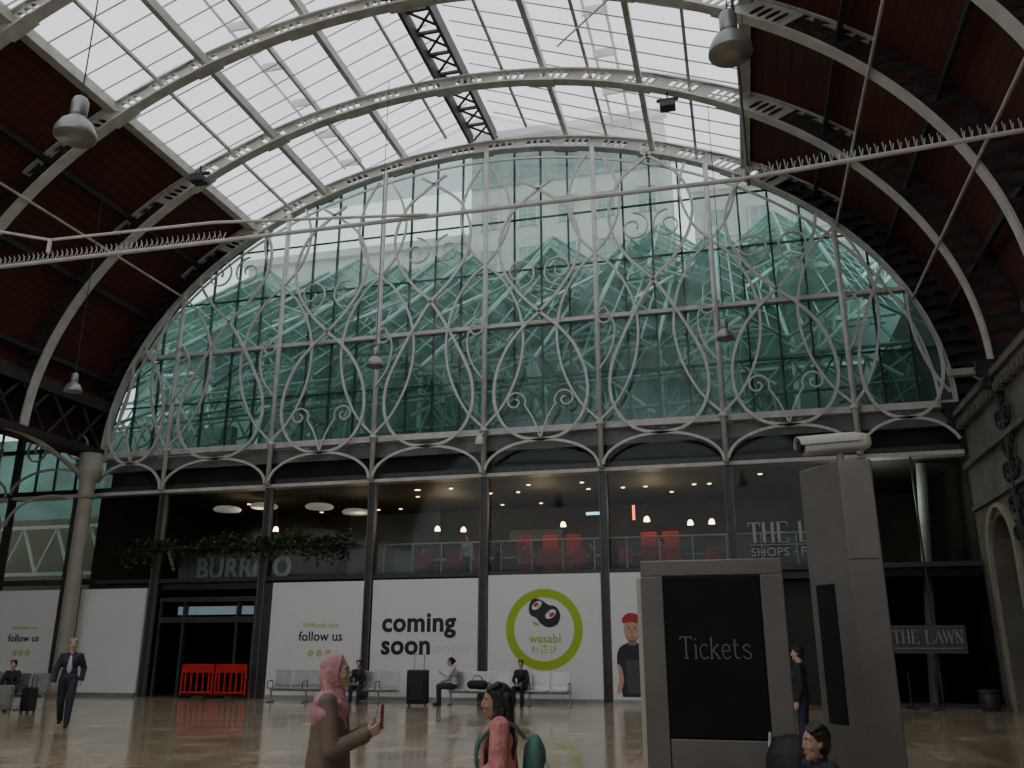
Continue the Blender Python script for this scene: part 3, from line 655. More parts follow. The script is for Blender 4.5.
# ---------------------------------------------------------------- left column and aisle
cl=thing('iron_column','tall cream painted iron column with a flared capital','column',(-24.2,28.1,0))
MB().lathe([(0.4,0),(0.4,0.5),(0.31,0.6),(0.28,0.8),(0.26,6.9),(0.25,7.2)],(-24.2,28.1,0),24).obj('shaft',M_col,cl,True,True)
MB().lathe([(0.26,7.15),(0.34,7.2),(0.34,7.3),(0.28,7.4),(0.3,7.8),(0.45,8.1),(0.5,8.3),(0.42,8.4),(0.42,8.9)],(-24.2,28.1,0),24).obj('capital',M_col,cl,True,True)
MB().box(-25.1,-24.75,28.5,28.9,0,7.3).obj('aisle_post',M_frame,loc=(-24.9,28.7,0),world=True,label='dark square post beside the cream column',cat='post')
ab=thing('arcade_girder','dark longitudinal lattice girder carried on the aisle columns','girder',(-24.3,17,9))
MB().box(-24.55,-24.15,4,28.7,10.7,11.1).obj('chord',M_dark,ab,True); MB().box(-24.55,-24.15,4,28.7,8.95,9.2).obj('chord',M_dark,ab,True)
y=4.0
while y<28: 
    MB().cyl((-24.35,y,9.1),(-24.35,y+1.45,10.8),0.07,n=6).obj('lattice_brace',M_dark,ab,True); MB().cyl((-24.3,y+1.45,9.1),(-24.3,y,10.8),0.07,n=6).obj('lattice_brace',M_dark,ab,True); y+=1.45
P=[(-24.3,28.1-4.2*k/12,7.9+1.1*math.sin(math.pi/2*k/12)) for k in range(13)]
MB().tube(P,0.09).obj('curved_bracket',M_col,loc=(-24.3,28,7.9),world=True,label='pale curved iron bracket springing from the column',cat='bracket')
MB().box(-40,-24.4,YB,29.3,11.1,11.3).obj('ceiling',M_board,kind='structure',label='dark boarded aisle roof')
MB().quad((-36,29,4.2),(-24.3,29,4.2),(-24.3,29,11.1),(-36,29,11.1)).obj('window_40',G_fac,kind='structure',label='glass end screen of the side aisle')
MB().quad((-36,29,0.05),(-25.2,29,0.05),(-25.2,29,4.0),(-36,29,4.0)).obj('window_41',G_low,kind='structure',label='ground level glazing of the side aisle')
MB().box(-40,-39.8,YB,29.3,0,11.2).obj('wall_left',M_dkwall,kind='structure',label='dark far wall of the side aisle')
b=MB()
for x in (-28.4,-32.5): b.box(x-0.1,x+0.1,28.8,29.05,0,11.0)
for x in (-25.6,-26.6,-27.5,-29.5,-30.5): b.box(x-0.025,x+0.025,29,29.1,7.5,11)
b.box(-36,-24.3,28.9,29.1,9.3,9.45); b.box(-36,-24.3,28.9,29.1,4.0,4.2)
b.obj('trim_62',M_frame,kind='structure',label='frames of the aisle end screen')
for c in (-26.3,-30.4):
    t=thing('ornamental_iron_screen','pale iron arcs of the side aisle screen','ironwork',(c,28.6,7),0,'screen arabesques')
    for z0,hh in ((7.5,1.0),(6.2,1.25)): MB().band([(c+1.95*math.cos(rad(a)),z0+hh*math.sin(rad(a))) for a in range(0,181,8)],0.08,0.07,28.6).obj('scallop_arch',M_iron,t,True)
    for m in (-1,1): MB().band(spiral(c+m*0.9,9.3,0.6,math.pi/2,1.4,-m),0.06,0.07,28.6).obj('scroll',M_iron,t,True)
bt=thing('brick_building','tan building with white lattice seen through the aisle glazing','building',(-32,35,0))
MB().box(-42,-24.5,35,35.6,0,7.6).obj('wall',mat('tan_wall',(0.16,0.11,0.065),0.8,0,0.2,1),bt,True)
M_wp=mat('white_paint',(0.7,0.7,0.68),0.5)
x=-40
while x<-25: MB().cyl((x,33.5,4.9),(x+0.9,33.5,6.9),0.07,n=6).obj('white_lattice',M_wp,bt,True); MB().cyl((x+0.9,33.5,6.9),(x+1.8,33.5,4.9),0.07,n=6).obj('white_lattice',M_wp,bt,True); x+=1.8
for z in (6.9,4.8): MB().box(-40,-24.5,33.4,33.6,z,z+0.15).obj('white_rail',M_wp,bt,True)
MB().box(-42,-24.5,38,38.5,0,12.5).obj('aisle_backdrop_block',M_tealdk,loc=(-33,38,0),world=True,label='dark teal glazed block behind the aisle',cat='building')
# ---------------------------------------------------------------- outside: atrium & building
def truss(p0,p1,h,n,lab,m=None,r=1.0):
    m=m or M_teal
    p0=Vector(p0);p1=Vector(p1); t=thing('lattice_truss',lab,'truss',tuple(p0),0,'atrium roof trusses')
    up=Vector((0,0,h)); MB().cyl(p0,p1,0.08*r,n=8).obj('chord',m,t,True); MB().cyl(p0+up,p1+up,0.08*r,n=8).obj('chord',m,t,True)
    b=MB()
    for k in range(n):
        a=p0.lerp(p1,k/n); c=p0.lerp(p1,(k+0.5)/n); e=p0.lerp(p1,(k+1)/n); b.cyl(a,c+up,0.045*r,n=5); b.cyl(c+up,e,0.045*r,n=5)
    b.obj('diagonal_brace',m,t,True)
TL='teal painted lattice truss of the glazed atrium roof'
for k in range(9):
    x=-27+4.1*k
    truss((x,30.4,8.8+R.uniform(-.2,.5)),(x+R.choice([-4,4]),43,16.5+R.uniform(-1,1)),1.5,8,TL,M_tealpale if k%2 else M_teal)
for k,(y,z) in enumerate([(31.5,10.0),(34,12),(36.5,14),(39,16),(41,18),(43,20)]):
    truss((-28,y,z-0.6),(6.5,y,z+0.6),1.4,20,TL,M_tealpale if k%2 else M_teal)
for k in range(7):
    x=-25+4.7*k; truss((x,31,11.8),(x+6,42,20),1.1,8,TL,M_tealpale)
for k in range(10):
    x=-25+3.2*k; a=R.choice([-1,1])
    truss((x,31.2,8.3+R.uniform(0,1)),(x+a*R.uniform(3,6.5),33.5+R.uniform(-1,3),10.5+R.uniform(0,3.0)),R.uniform(.8,1.6),R.choice([4,5,6]),TL,M_tealpale if k%3 else M_teal,0.9)
def folded(zf,zb,h,px,x0,yf,yb,lab,hb):
    b=MB(); r2=MB(); x=x0
    while x<6:
        f=lambda xx,z1,z2:((xx,yf,z1),(xx,yb,z2))
        a=f(x,zf,zb); m=f(x+px/2,zf+h,zb+hb); c=f(x+px,zf,zb)
        b.quad(a[0],a[1],m[1],m[0]); b.quad(m[0],m[1],c[1],c[0])
        r2.cyl(m[0],m[1],0.10,n=6).cyl(a[0],a[1],0.12,n=6).cyl(a[0],m[0],0.07,n=6).cyl(m[0],c[0],0.07,n=6).cyl(a[1],m[1],0.1,n=6).cyl(m[1],c[1],0.1,n=6)
        for k in range(1,7):
            q=k/7
            L=lambda P:tuple(P[0][i]+(P[1][i]-P[0][i])*q for i in range(3))
            r2.cyl(L(a),L(m),0.045,n=5).cyl(L(m),L(c),0.045,n=5)
        for q in (0.25,0.5,0.75):
            P=[tuple(a[j][i]+(m[j][i]-a[j][i])*q for i in range(3)) for j in (0,1)]; r2.cyl(P[0],P[1],0.04,n=5)
            P=[tuple(c[j][i]+(m[j][i]-c[j][i])*q for i in range(3)) for j in (0,1)]; r2.cyl(P[0],P[1],0.04,n=5)
        x+=px
    at=thing('atrium_glass_roof',lab,'glass roof',((x0+6)/2,(yf+yb)/2,zf))
    b.obj('glass',G_atr,at,True); r2.obj('glazing_frame',M_teal,at,True)
folded(12.2,21.5,1.6,4.6,-30,30.6,44.5,'folded teal glass roof of the adjoining shopping atrium',2.2)
folded(17.5,23.0,1.4,6.4,-32,38,47,'upper tier of stepped teal glass roofing on the atrium',2.6)
MB().box(-36,12,45,45.3,0,21.0).obj('wall_atrium_back',M_tealdk,kind='structure',label='dark teal glazed back wall of the atrium')
for k in range(12):
    x=-34+3.4*k; MB().box(x-0.12,x+0.12,44.7,44.95,0 if x<-24.4 else 7.8,21).obj('atrium_post',M_tealpale,loc=(x,44.8,0 if x<-24.4 else 7.8),world=True,label='pale teal steel post of the atrium back wall',cat='post',group='atrium posts')
for z in (10.5,13,15.5,18): MB().box(-36,WX,44.75,44.98,z-0.08,z+0.08).obj('atrium_rail',M_tealpale,loc=(-14,44.85,z),world=True,label='pale teal horizontal rail across the atrium back wall',cat='rail',group='atrium rails')
MB().box(-24.3,WX,29.6,45,7.6,7.8).obj('floor',M_tealdk,kind='structure',label='dark flat roof deck over the restaurants')
M_hotel=mat('pale_render',(0.50,0.49,0.45),0.8,0,0.08,0.3)
M_win=mat('dusky_window',(0.27,0.31,0.32),0.3)
def building(x0,x1,y,z1,nc,rows,lab):
    t=thing('office_building',lab,'building',((x0+x1)/2,y,0))
    MB().box(x0,x1,y,y+8,0,z1).obj('facade',M_hotel,t,True)
    MB().box(x0-0.3,x1+0.3,y-0.4,y+0.1,z1-0.6,z1).obj('cornice',M_hotel,t,True); MB().box(x0,x1,y-0.2,y,z1-4.4,z1-4.1).obj('cornice',M_hotel,t,True)
    w=None
    for r in range(rows):
        for k in range(nc):
            p=(x0+(k+0.5)*(x1-x0)/nc-(x0+x1)/2,0,z1-3.2-3.6*r)
            if w is None:
                w=MB(); w.box(-0.65,0.65,-0.08,0.02,-0.95,0.95); w=w.obj('window',M_win,t); w.location=p
                fr=MB(); fr.box(-0.75,-0.6,-0.14,0,-1.05,1.05).box(0.6,0.75,-0.14,0,-1.05,1.05).box(-0.75,0.75,-0.14,0,0.95,1.1).box(-0.04,0.04,-0.12,0,-1,1).box(-0.7,0.7,-0.12,0,-0.04,0.04); fr.obj('window_frame',M_hotel,w)
            else:
                n=w.copy(); COL.objects.link(n); n.parent=t; n.location=p
                for g in w.children: q=g.copy(); COL.objects.link(q); q.parent=n
building(-36,-18,56,31,6,3,'pale rendered hotel with small square windows'); building(-17,-3,54,38,5,5,'tall pale stone hotel wing with sash windows'); building(-1.5,14,60,35,5,4,'pale grey building with regular windows behind the atrium')
# ---------------------------------------------------------------- tie beam with bird spikes
tb=thing('tie_rod','pale horizontal tie rod with bird spikes crossing the hall','tie rod',(X0,16,10.6))
MB().cyl((X0-A,16,10.75),(0.6,16,10.55),0.05,n=10).obj('rod',M_iron,tb,True); MB().cyl((0.6,16,10.55),(7.0,16,10.9),0.05,n=10).obj('rod',M_iron,tb,True)
b=MB()
for x0,x1,za,zb in ((-17.5,-11.0,10.7,10.64),(0.6,6.8,10.55,10.88)):
    x=x0
    while x<x1:
        z=za+(zb-za)*(x-x0)/(x1-x0)
        for s in (-0.06,0.06): b.cyl((x,16,z),(x+s*0.7,16+s,z+0.24),0.011,n=3)
        x+=0.14
b.obj('bird_spikes',M_rib,tb,True)['kind']='stuff'
tb=thing('tie_rod','thin sloping secondary tie rod joining the main tie','tie rod',(-14,15.2,10.8))
MB().tube([(-22.0,15.2,12.6),(-17.2,15.2,11.35),(-15.1,15.2,10.78),(-11.0,15.5,10.85),(-6.0,15.95,10.62)],0.035).obj('rod',M_iron,tb,True); MB().cyl((-15.1,15.2,10.45),(-15.1,15.2,10.8),0.05).obj('turnbuckle',M_iron,tb,True)
MB().cyl((0.7,16,10.4),(0.7,16,19.0),0.035,n=8).obj('suspension_rod',M_frame,loc=(0.7,16,10.4),world=True,label='dark vertical suspension rod between tie rod and roof',cat='rod')
MB().cyl((-3.5,18.0,16.0),(2.2,15.0,18.0),0.025,n=6).obj('stay_cable',M_iron,loc=(-3.5,18,16),world=True,label='thin pale stay cable under the skylight',cat='cable')
# ---------------------------------------------------------------- hanging industrial lamps
def hlamp(loc,top,lab,s=1.0):
    t=thing('pendant_lamp',lab,'lamp',loc,0,'high bay pendants')
    M_al=mat('lamp_aluminium',(0.30,0.30,0.29),0.4,0.5,0.1,5)
    MB().lathe([(0.31*s,-0.26*s),(0.32*s,-0.24*s),(0.31*s,-0.15*s),(0.24*s,0.0),(0.13*s,0.1*s),(0.12*s,0.12*s),(0.1*s,0.121*s),(0.2*s,-0.02*s),(0.28*s,-0.2*s)],n=28).obj('lamp_shade',M_al,t,smooth=True)
    MB().lathe([(0.1*s,0.1*s),(0.13*s,0.16*s),(0.13*s,0.4*s),(0.1*s,0.46*s),(0.04*s,0.5*s)],n=20).obj('housing',M_al,t,smooth=True)
    MB().lathe([(0.02,-0.27*s),(0.2*s,-0.25*s),(0.27*s,-0.2*s)],n=20).obj('diffuser',mat('frosted_diffuser',(0.4,0.38,0.33),0.5),t,smooth=True)
    MB().cyl((0,0,0.48*s),(0,0,top-loc[2]),0.012,n=6).obj('suspension_wire',M_dark,t)
    MB().tube([(0.03+0.06*math.cos(a/6*6.28),0.0,0.53*s+0.06*math.sin(a/6*6.28)) for a in range(7)],0.012).obj('hook',M_dark,t)
GR='grey aluminium high bay pendant hanging from the roof'
hlamp((-9.7,9.9,9.6),20.2,GR); hlamp((0.4,11.1,10.1),18.5,GR,1.0); hlamp((-10.5,23.7,10.2),20.3,GR,0.85); hlamp((0.05,25,10.6),18.4,GR,0.85); hlamp((-20,22,9.6),16.7,GR,0.85)
for p in [(-16.3,22,16.6),(-8.8,19.5,20.3),(-1.2,24.67,18.6)]:
    t=thing('roof_floodlight','small dark floodlight fixed beneath a roof rib','lamp',p,0,'roof floodlights')
    MB().box(-0.25,0.25,-0.2,0.2,-0.35,-0.15).obj('body',M_frame,t,bevel=0.03); MB().cyl((0,0,-0.2),(0,0,0.3),0.03,n=6).obj('stem',M_dark,t); MB().box(-0.35,0.35,-0.05,0.05,-0.05,0.03).obj('bracket',M_dark,t)
t=thing('spotlight','small grey spotlight on the screen mullion','lamp',(-8.45,28.2,8.6)); MB().lathe([(0.16,-0.2),(0.14,0),(0.05,0.15)],n=14).obj('lamp_shade',M_iron,t); MB().cyl((0,0,.1),(0,0.45,.35),0.03,n=6).obj('arm',M_iron,t)
# ---------------------------------------------------------------- ticket kiosk
kx0,kx1,ky,kz=-0.77,0.30,7.0,2.27
k=thing('ticket_information_totem','wide brushed metal display totem with dark tickets panel','information totem',((kx0+kx1)/2,ky+0.2,0))
MB().box(kx0+0.02,kx1-0.02,ky+0.04,ky+0.42,0.06,kz-0.02).obj('core',M_dark,k,True)
MB().box(kx0,kx0+0.17,ky,ky+0.46,0.06,kz-0.12).obj('side_cladding',M_bronze,k,True,bevel=0.008); MB().box(kx1-0.17,kx1,ky,ky+0.46,0.06,kz-0.12).obj('side_cladding',M_bronze,k,True,bevel=0.008)
MB().box(kx0-0.035,kx0-0.002,ky+0.01,ky+0.44,0.06,kz-0.13).obj('edge_strip',mat('pale_edge_strip',(0.5,0.44,0.34),0.5),k,True)
MB().box(kx0,kx1,ky,ky+0.46,kz-0.12,kz).obj('top_cladding',M_bronze,k,True,bevel=0.008)
MB().box(kx0+0.175,kx1-0.175,ky+0.005,ky+0.44,0.06,0.97).obj('lower_panel',M_bronze,k,True,bevel=0.006)
MB().box(kx0+0.175,kx1-0.175,ky+0.002,ky+0.3,0.98,kz-0.125).obj('display_panel',M_screen,k,True,bevel=0.004)
MB().box(kx0+0.03,kx1-0.03,ky+0.03,ky+0.43,0,0.07).obj('plinth',M_dark,k,True)
def tickets(parent,x,y,z,h,w,m):
    b=MB(); W=0.0075
    def st(P,wd=W): b.band([(x+p[0]*w,z+p[1]*h) for p in P],wd,0.003,y)
    st([(0,1),(.16,1)]); st([(.08,0),(.08,1)],W*1.3); st([(.05,0),(.11,0)]); st([(0,.88),(0,1)]); st([(.16,.88),(.16,1)])
    st([(.215,0),(.215,.62)],W*1.3); st([(.195,0),(.235,0)]); st([(.195,.62),(.215,.62)]); st([(.215,.84),(.215,.92)],W*1.5)
    st(cr([(.385,.55),(.345,.64),(.29,.55),(.275,.32),(.3,.06),(.35,-.01),(.39,.1)],5),W*1.1)
    st([(.435,0),(.435,1)],W*1.3); st([(.415,0),(.455,0)]); st([(.435,.3),(.52,.62)]); st([(.46,.38),(.54,0)],W*1.2); st([(.5,.62),(.54,.62)]); st([(.52,0),(.56,0)])
    st(cr([(.585,.34),(.68,.36),(.67,.58),(.63,.64),(.59,.5),(.585,.25),(.62,.01),(.66,0),(.69,.1)],5),W)
    st(cr([(.76,.9),(.76,.2),(.78,.02),(.82,.04)],5),W*1.2); st([(.725,.62),(.81,.62)])
    st(cr([(.965,.52),(.93,.64),(.88,.56),(.88,.42),(.94,.3),(.975,.18),(.95,.01),(.9,0),(.87,.12)],5),W*1.1)
    return b.obj('lettering',m,parent,True)
tickets(k,-0.49,ky-0.002,1.54,0.155,0.53,mat('pale_ink_letter',(0.19,0.19,0.19),0.5))
P=[(0.59,8.45),(0.895,8.0),(1.165,8.0),(1.2,8.75),(0.75,8.8)]; pz=3.2
c=(sum(p[0] for p in P)/5,sum(p[1] for p in P)/5)
pt=thing('display_pillar','tall bronze metal display pillar with inset screen and camera on top','pillar',(c[0],c[1],0))
MB().prism(P,0.08,pz).obj('cladding',M_bronze,pt,True,bevel=0.012)
MB().prism([(c[0]+(p[0]-c[0])*0.94,c[1]+(p[1]-c[1])*0.94) for p in P],0,0.09).obj('plinth',M_dark,pt,True)
d=Vector((P[1][0]-P[0][0],P[1][1]-P[0][1],0)); nrm=Vector((d.y,-d.x,0)).normalized(); a=Vector((P[0][0],P[0][1],0))
def facepanel(u0,u1,z0,z1,off,name,m):
    q=[a+d*u0+nrm*off,a+d*u1+nrm*off,a+d*u1-nrm*0.02,a+d*u0-nrm*0.02]
    MB().prism([(v.x,v.y) for v in q],z0,z1).obj(name,m,pt,True)
facepanel(0.16,0.6,1.0,2.15,0.006,'screen',M_screen)
for z in (2.34,): MB().box(0.9,1.16,7.997,8.01,z,z+0.005).obj('seam',M_frame,pt,True)
M_cam=mat('camera_beige',(0.62,0.60,0.54),0.45)
cc=thing('security_camera','pale grey bullet security camera on a bracket over the pillar','security camera',(0.95,8.3,3.2))
MB().lathe([(0.08,0),(0.08,0.02),(0.03,0.03),(0.03,0.13)],n=14).obj('bracket',M_col,cc)
b=MB(); rr=[]
for x,s in ((-0.33,0.9),(-0.31,1),(0.2,1),(0.26,0.85),(0.28,0.6)):
    rr.append([(x,math.copysign(abs(math.cos(2*math.pi*k/20))**.6,math.cos(2*math.pi*k/20))*0.095*s,math.copysign(abs(math.sin(2*math.pi*k/20))**.6,math.sin(2*math.pi*k/20))*0.08*s) for k in range(20)])
b.rings(rr); o=b.obj('housing',M_cam,cc,smooth=True); o.location=(0,0,0.21); o.rotation_euler=(0,rad(-5),rad(14))
b=MB(); rr=[[(x,0.112*math.cos(rad(a_)),0.098*math.sin(rad(a_))) for a_ in range(0,181,15)]+[(x,0.104*math.cos(rad(a_)),0.09*math.sin(rad(a_))) for a_ in range(180,-1,-15)] for x in (-0.38,0.16)]
b.rings(rr); o=b.obj('sun_shield',M_cam,cc); o.location=(0,0,0.21); o.rotation_euler=(0,rad(-5),rad(14))
b=MB().lathe([(0.06,0),(0.06,0.02)],n=16); o=b.obj('lens_window',M_screen,cc); o.location=(-0.335,-0.083,0.18); o.rotation_euler=(0,rad(-95),rad(14))
t=thing('security_camera','small white camera bracketed off the side wall','security camera',(WX-0.5,25.5,8.9)); MB().box(-0.5,0.2,-0.1,0.1,0,0.2).obj('housing',M_col,t,bevel=0.02); MB().cyl((0.1,0,0),(0.5,0,-0.3),0.03,n=6).obj('arm',M_col,t)
t=thing('litter_bin','grey metal drum litter bin standing by the side wall','bin',(6.35,27.9,0)); MB().lathe([(0.24,0),(0.26,0.05),(0.26,0.5),(0.22,0.56),(0.2,0.55)],n=20).obj('drum',M_frame,t,smooth=True); MB().lathe([(0.27,0.46),(0.27,0.5)],n=20).obj('rim',M_dark,t)
for p in [(5.0,27.6),(4.4,28.2)]:
    t=thing('queue_post','slim dark queue barrier post on a round base','post',(p[0],p[1],0),0,'queue posts'); MB().lathe([(0.17,0),(0.17,0.02),(0.03,0.05)],n=16).obj('base',M_dark,t); MB().cyl((0,0,0.03),(0,0,0.95),0.03,n=10).obj('post_shaft',M_dark,t)
# ---------------------------------------------------------------- benches
def bench(x0,n,y,lab):
    t=thing('waiting_bench',lab,'bench',(x0+n*0.31,y,0),0,'concourse benches'); w=0.62
    MB().box(x0-0.05,x0+n*w+0.05,y+0.02,y+0.1,0.34,0.4).obj('beam',M_steel,t,True)
    for k in range(n):
        xa=x0+k*w+0.03; xb=xa+w-0.06
        b=MB(); prof=[(y-0.28,0.43),(y-0.25,0.455),(y-0.02,0.44),(y+0.16,0.43)]; prof2=[(y+0.16,0.45),(y+0.2,0.55),(y+0.26,0.95),(y+0.27,0.97)]
        rr=[[(xa,p[0],p[1]),(xb,p[0],p[1]),(xb,p[0],p[1]-0.025),(xa,p[0],p[1]-0.025)] for p in prof]; b.rings(rr); b.obj('seat',M_steel,t,True)
        b=MB(); rr=[[(xa,p[0],p[1]),(xb,p[0],p[1]),(xb,p[0]+0.025,p[1]),(xa,p[0]+0.025,p[1])] for p in prof2]; b.rings(rr); b.obj('backrest',M_steel,t,True)
    k=0
    while k<=n:
        xx=x0+k*w
        b=MB().box(xx-0.02,xx+0.02,y-0.26,y+0.24,0.0,0.04).box(xx-0.02,xx+0.02,y+0.03,y+0.09,0.04,0.36); b.obj('leg',M_steel,t,True)
        b=MB().tube([(xx,y+0.14,0.42),(xx,y+0.12,0.64),(xx,y-0.05,0.66),(xx,y-0.22,0.63),(xx,y-0.22,0.44)],0.016); b.obj('armrest',M_dark,t,True)
        k+=2
bench(-15.0,7,26.85,'row of perforated steel waiting seats before the hoarding'); bench(-8.9,6,26.85,'row of perforated steel waiting seats under the round logo')
bench(-21.0,3,21.6,'short row of steel waiting seats near the column')
def suitcase(loc,rz,m,lab,s=1):
    t=thing('suitcase',lab,'suitcase',loc,rz); MB().box(-0.21*s,0.21*s,-0.13*s,0.13*s,0.05,0.68*s).obj('shell',m,t,bevel=0.04)
    for x in (-0.16,0.16): 
        for y in (-0.09,0.09): MB().cyl((x*s-0.015,y*s,0.03),(x*s+0.015,y*s,0.03),0.03,n=10).obj('wheel',M_dark,t)
    MB().tube([(-0.1*s,0.1*s,0.66*s),(-0.1*s,0.1*s,0.98*s),(0.1*s,0.1*s,0.98*s),(0.1*s,0.1*s,0.66*s)],0.012).obj('handle',M_frame,t)
    MB().box(-0.15*s,0.15*s,-0.16*s,-0.13*s,0.15,0.5*s).obj('pocket',m,t,bevel=0.015)
    return t
M_bag=mat('black_nylon',(0.018,0.018,0.02),0.7)
suitcase((-9.75,26.3,0),10,M_bag,'large black suitcase standing beside a traveller',1.5)
suitcase((-19.7,20.9,0),20,mat('grey_nylon',(0.25,0.24,0.22),0.7),'grey suitcase standing by the seats'); suitcase((-18.7,20.7,0),-15,M_bag,'black suitcase beside the seated travellers',0.95)
# ---------------------------------------------------------------- people
def blob(name,mb,voxel,m,parent,it=3):
    me=bpy.data.meshes.new(name); me.from_pydata([tuple(v) for v in mb.v],[],mb.f); me.update()
    o=bpy.data.objects.new(name,me); COL.objects.link(o)
    r=o.modifiers.new('r','REMESH'); r.mode='VOXEL'; r.voxel_size=voxel
    s=o.modifiers.new('s','SMOOTH'); s.iterations=it; s.factor=0.5
    bpy.context.view_layer.update()
    m2=bpy.data.meshes.new_from_object(o.evaluated_get(bpy.context.evaluated_depsgraph_get())); o.modifiers.clear(); o.data=m2; bpy.data.meshes.remove(me)
    m2.materials.clear(); m2.materials.append(m)
    for p in m2.polygons: p.use_smooth=True
    if parent: o.parent=parent
    return o
BASE=dict(pel=(0,0,.95),waist=(0,0,1.08),chest=(0,0,1.28),neck=(0,0,1.47),head=(0.02,0,1.63),
 hl=(0,.09,.92),kl=(.02,.1,.50),al=(-.01,.1,.08),hr=(0,-.09,.92),kr=(.02,-.1,.50),ar=(-.01,-.1,.08),
 sl=(0,.165,1.40),el=(-.03,.22,1.13),wl=(.05,.23,.88),sr=(0,-.165,1.40),er=(-.03,-.22,1.13),wr=(.05,-.23,.88))
SIT=dict(pel=(0,0,.56),waist=(-.01,0,.69),chest=(0,0,.89),neck=(0.01,0,1.08),head=(0.04,0,1.24),
 hl=(0.02,.09,.54),kl=(.43,.13,.53),al=(.42,.13,.08),hr=(0.02,-.09,.54),kr=(.43,-.13,.53),ar=(.42,-.13,.08),
 sl=(0,.16,1.02),el=(.08,.23,.76),wl=(.3,.1,.66),sr=(0,-.16,1.02),er=(.08,-.23,.76),wr=(.3,-.1,.66))
def person(loc,heading,h,lab,J=None,top=None,legs=None,skin=None,hair=None,hairm=None,pose='stand',voxel=0.009,long_coat=False,hijab=None,headyaw=0,shoe=None,fem=False,group=None,curl=0.5,shirt=None,loose=0.0,child=1.0,nose=1.0,hem=0):
    j=dict(SIT if pose=='sit' else BASE); j.update(J or {}); s=h/1.75; V={k:Vector(v)*s for k,v in j.items()}
    skin=skin or M_skin2; b=MB(); HY=Matrix.Rotation(rad(headyaw),3,'Z'); hs=s*child
    hw=0.88 if fem else 1.0
    hd=V['head']
    def H(p): return hd+HY@(Vector(p)*hs)
    hr_=(0,0,headyaw)
    b.ell(H((-.015,0,.035)),(.092*hs,.073*hs,.085*hs),hr_); b.ell(H((.02,0,-.005)),(.066*hs,.062*hs,.085*hs),hr_); b.ell(H((.022,0,-.06)),(.055*hs,.048*hs,.055*hs),hr_)
    b.cap(H((.058,-.008,-.098)),.017*hs,H((.058,.008,-.098)),.017*hs)
    nx=.090+.013*nose
    b.cap(H((.080,0,.020)),.008*hs,H((nx-.003,0,-.020)),.011*hs); b.cap(H((nx-.011,-.010,-.025)),.0075*hs,H((nx-.011,.010,-.025)),.0075*hs)
    for q in (-1,1):
        b.cap(H((.072,q*.012,.034)),.011*hs,H((.062,q*.045,.032)),.011*hs); b.ell(H((.055,q*.036,-.025)),(.022*hs,.020*hs,.022*hs),hr_)
        b.ell(H((-.005,q*.073,-.005)),(.017*hs,.009*hs,.030*hs),hr_)
    b.cap(H((.074,-.015,-.057)),.009*hs,H((.074,.015,-.057)),.009*hs); b.cap(H((.072,-.012,-.068)),.009*hs,H((.072,.012,-.068)),.009*hs)
    b.cap(V['neck']-Vector((0,0,.03*s)),.056*s*hw,hd+Vector((-.015*s,0,-.05*s)),.050*s*hw)
    b.ell(V['pel'],(.115*s,.155*s,.13*s)); b.ell(V['waist'],(.095*s,.125*s*hw,.15*s)); b.ell(V['chest'],(.11*s,.155*s*hw,.18*s)); b.cap(V['pel'],.10*s,V['chest'],.10*s)
    b.cap(V['sl'],.05*s,V['sr'],.05*s); b.cap(V['chest'],.09*s,V['neck'],.05*s)
    for q in 'lr':
        b.cap(V['s'+q],.05*s*hw,V['e'+q],.038*s*hw); b.cap(V['e'+q],.038*s*hw,V['w'+q],.026*s)
        b.cap(V['h'+q],.085*s,V['k'+q],.055*s); b.cap(V['k'+q],.056*s,V['a'+q],.037*s)
        b.cap(V['a'+q]+Vector((-.03*s,0,-.035*s)),.035*s,V['a'+q]+Vector((.14*s,0,-.05*s)),.028*s)
        w=V['w'+q]; dd=(w-V['e'+q]).normalized(); side=1 if q=='l' else -1
        acr=Vector((1,0,0)) if abs(dd.z)>0.85 else Vector((0,0,1))
        acr=(acr-dd*acr.dot(dd)).normalized(); nor=dd.cross(acr).normalized()
        if nor.y*side>0: nor=-nor
        for kk in range(4):
            o_=acr*(.028-.0187*kk)*s; b.cap(w+dd*.01*s+o_*.6,.016*s,w+dd*.085*s+o_,.0125*s,n=8)
            L=(.040,.045,.041,.032)[kk]*s; p0=w+dd*.088*s+o_; ang=curl*(0.7+.1*kk)
            p1=p0+(dd*math.cos(ang)+nor*math.sin(ang))*L; p2=p1+(dd*math.cos(ang*2.1)+nor*math.sin(ang*2.1))*L*.8
            b.cap(p0,.0095*s,p1,.009*s,n=8); b.cap(p1,.009*s,p2,.0075*s,n=8)
        t0=w+dd*.025*s+acr*.025*s; t1=t0+(dd*.5+acr*.6+nor*.4).normalized()*.04*s; t2=t1+(dd*.8+acr*.1+nor*.5).normalized()*.03*s
        b.cap(t0,.015*s,t1,.011*s,n=8); b.cap(t1,.011*s,t2,.009*s,n=8)
    body=blob('person',b,voxel,skin,None,2); body.location=loc; body.rotation_euler=(0,0,rad(heading)); tag(body,lab,'person',None,group)
    for q in (-1,1):
        MB().ell(H((.070,q*.029,.010)),(.010*hs,.013*hs,.008*hs),hr_,10,6).obj('eye',M_eye,body,smooth=True); MB().ell(H((.0775,q*.030,.010)),(.0035*hs,.006*hs,.006*hs),hr_,8,6).obj('iris',M_iris,body,smooth=True)
        MB().cap(H((.084,q*.014,.038)),.0035*hs,H((.072,q*.048,.040)),.003*hs,8).obj('eyebrow',M_hairb,body,smooth=True)
    MB().ell(H((.081,0,-.062)),(.005*hs,.020*hs,.009*hs),hr_,10,6).obj('lips',M_lip,body,smooth=True)
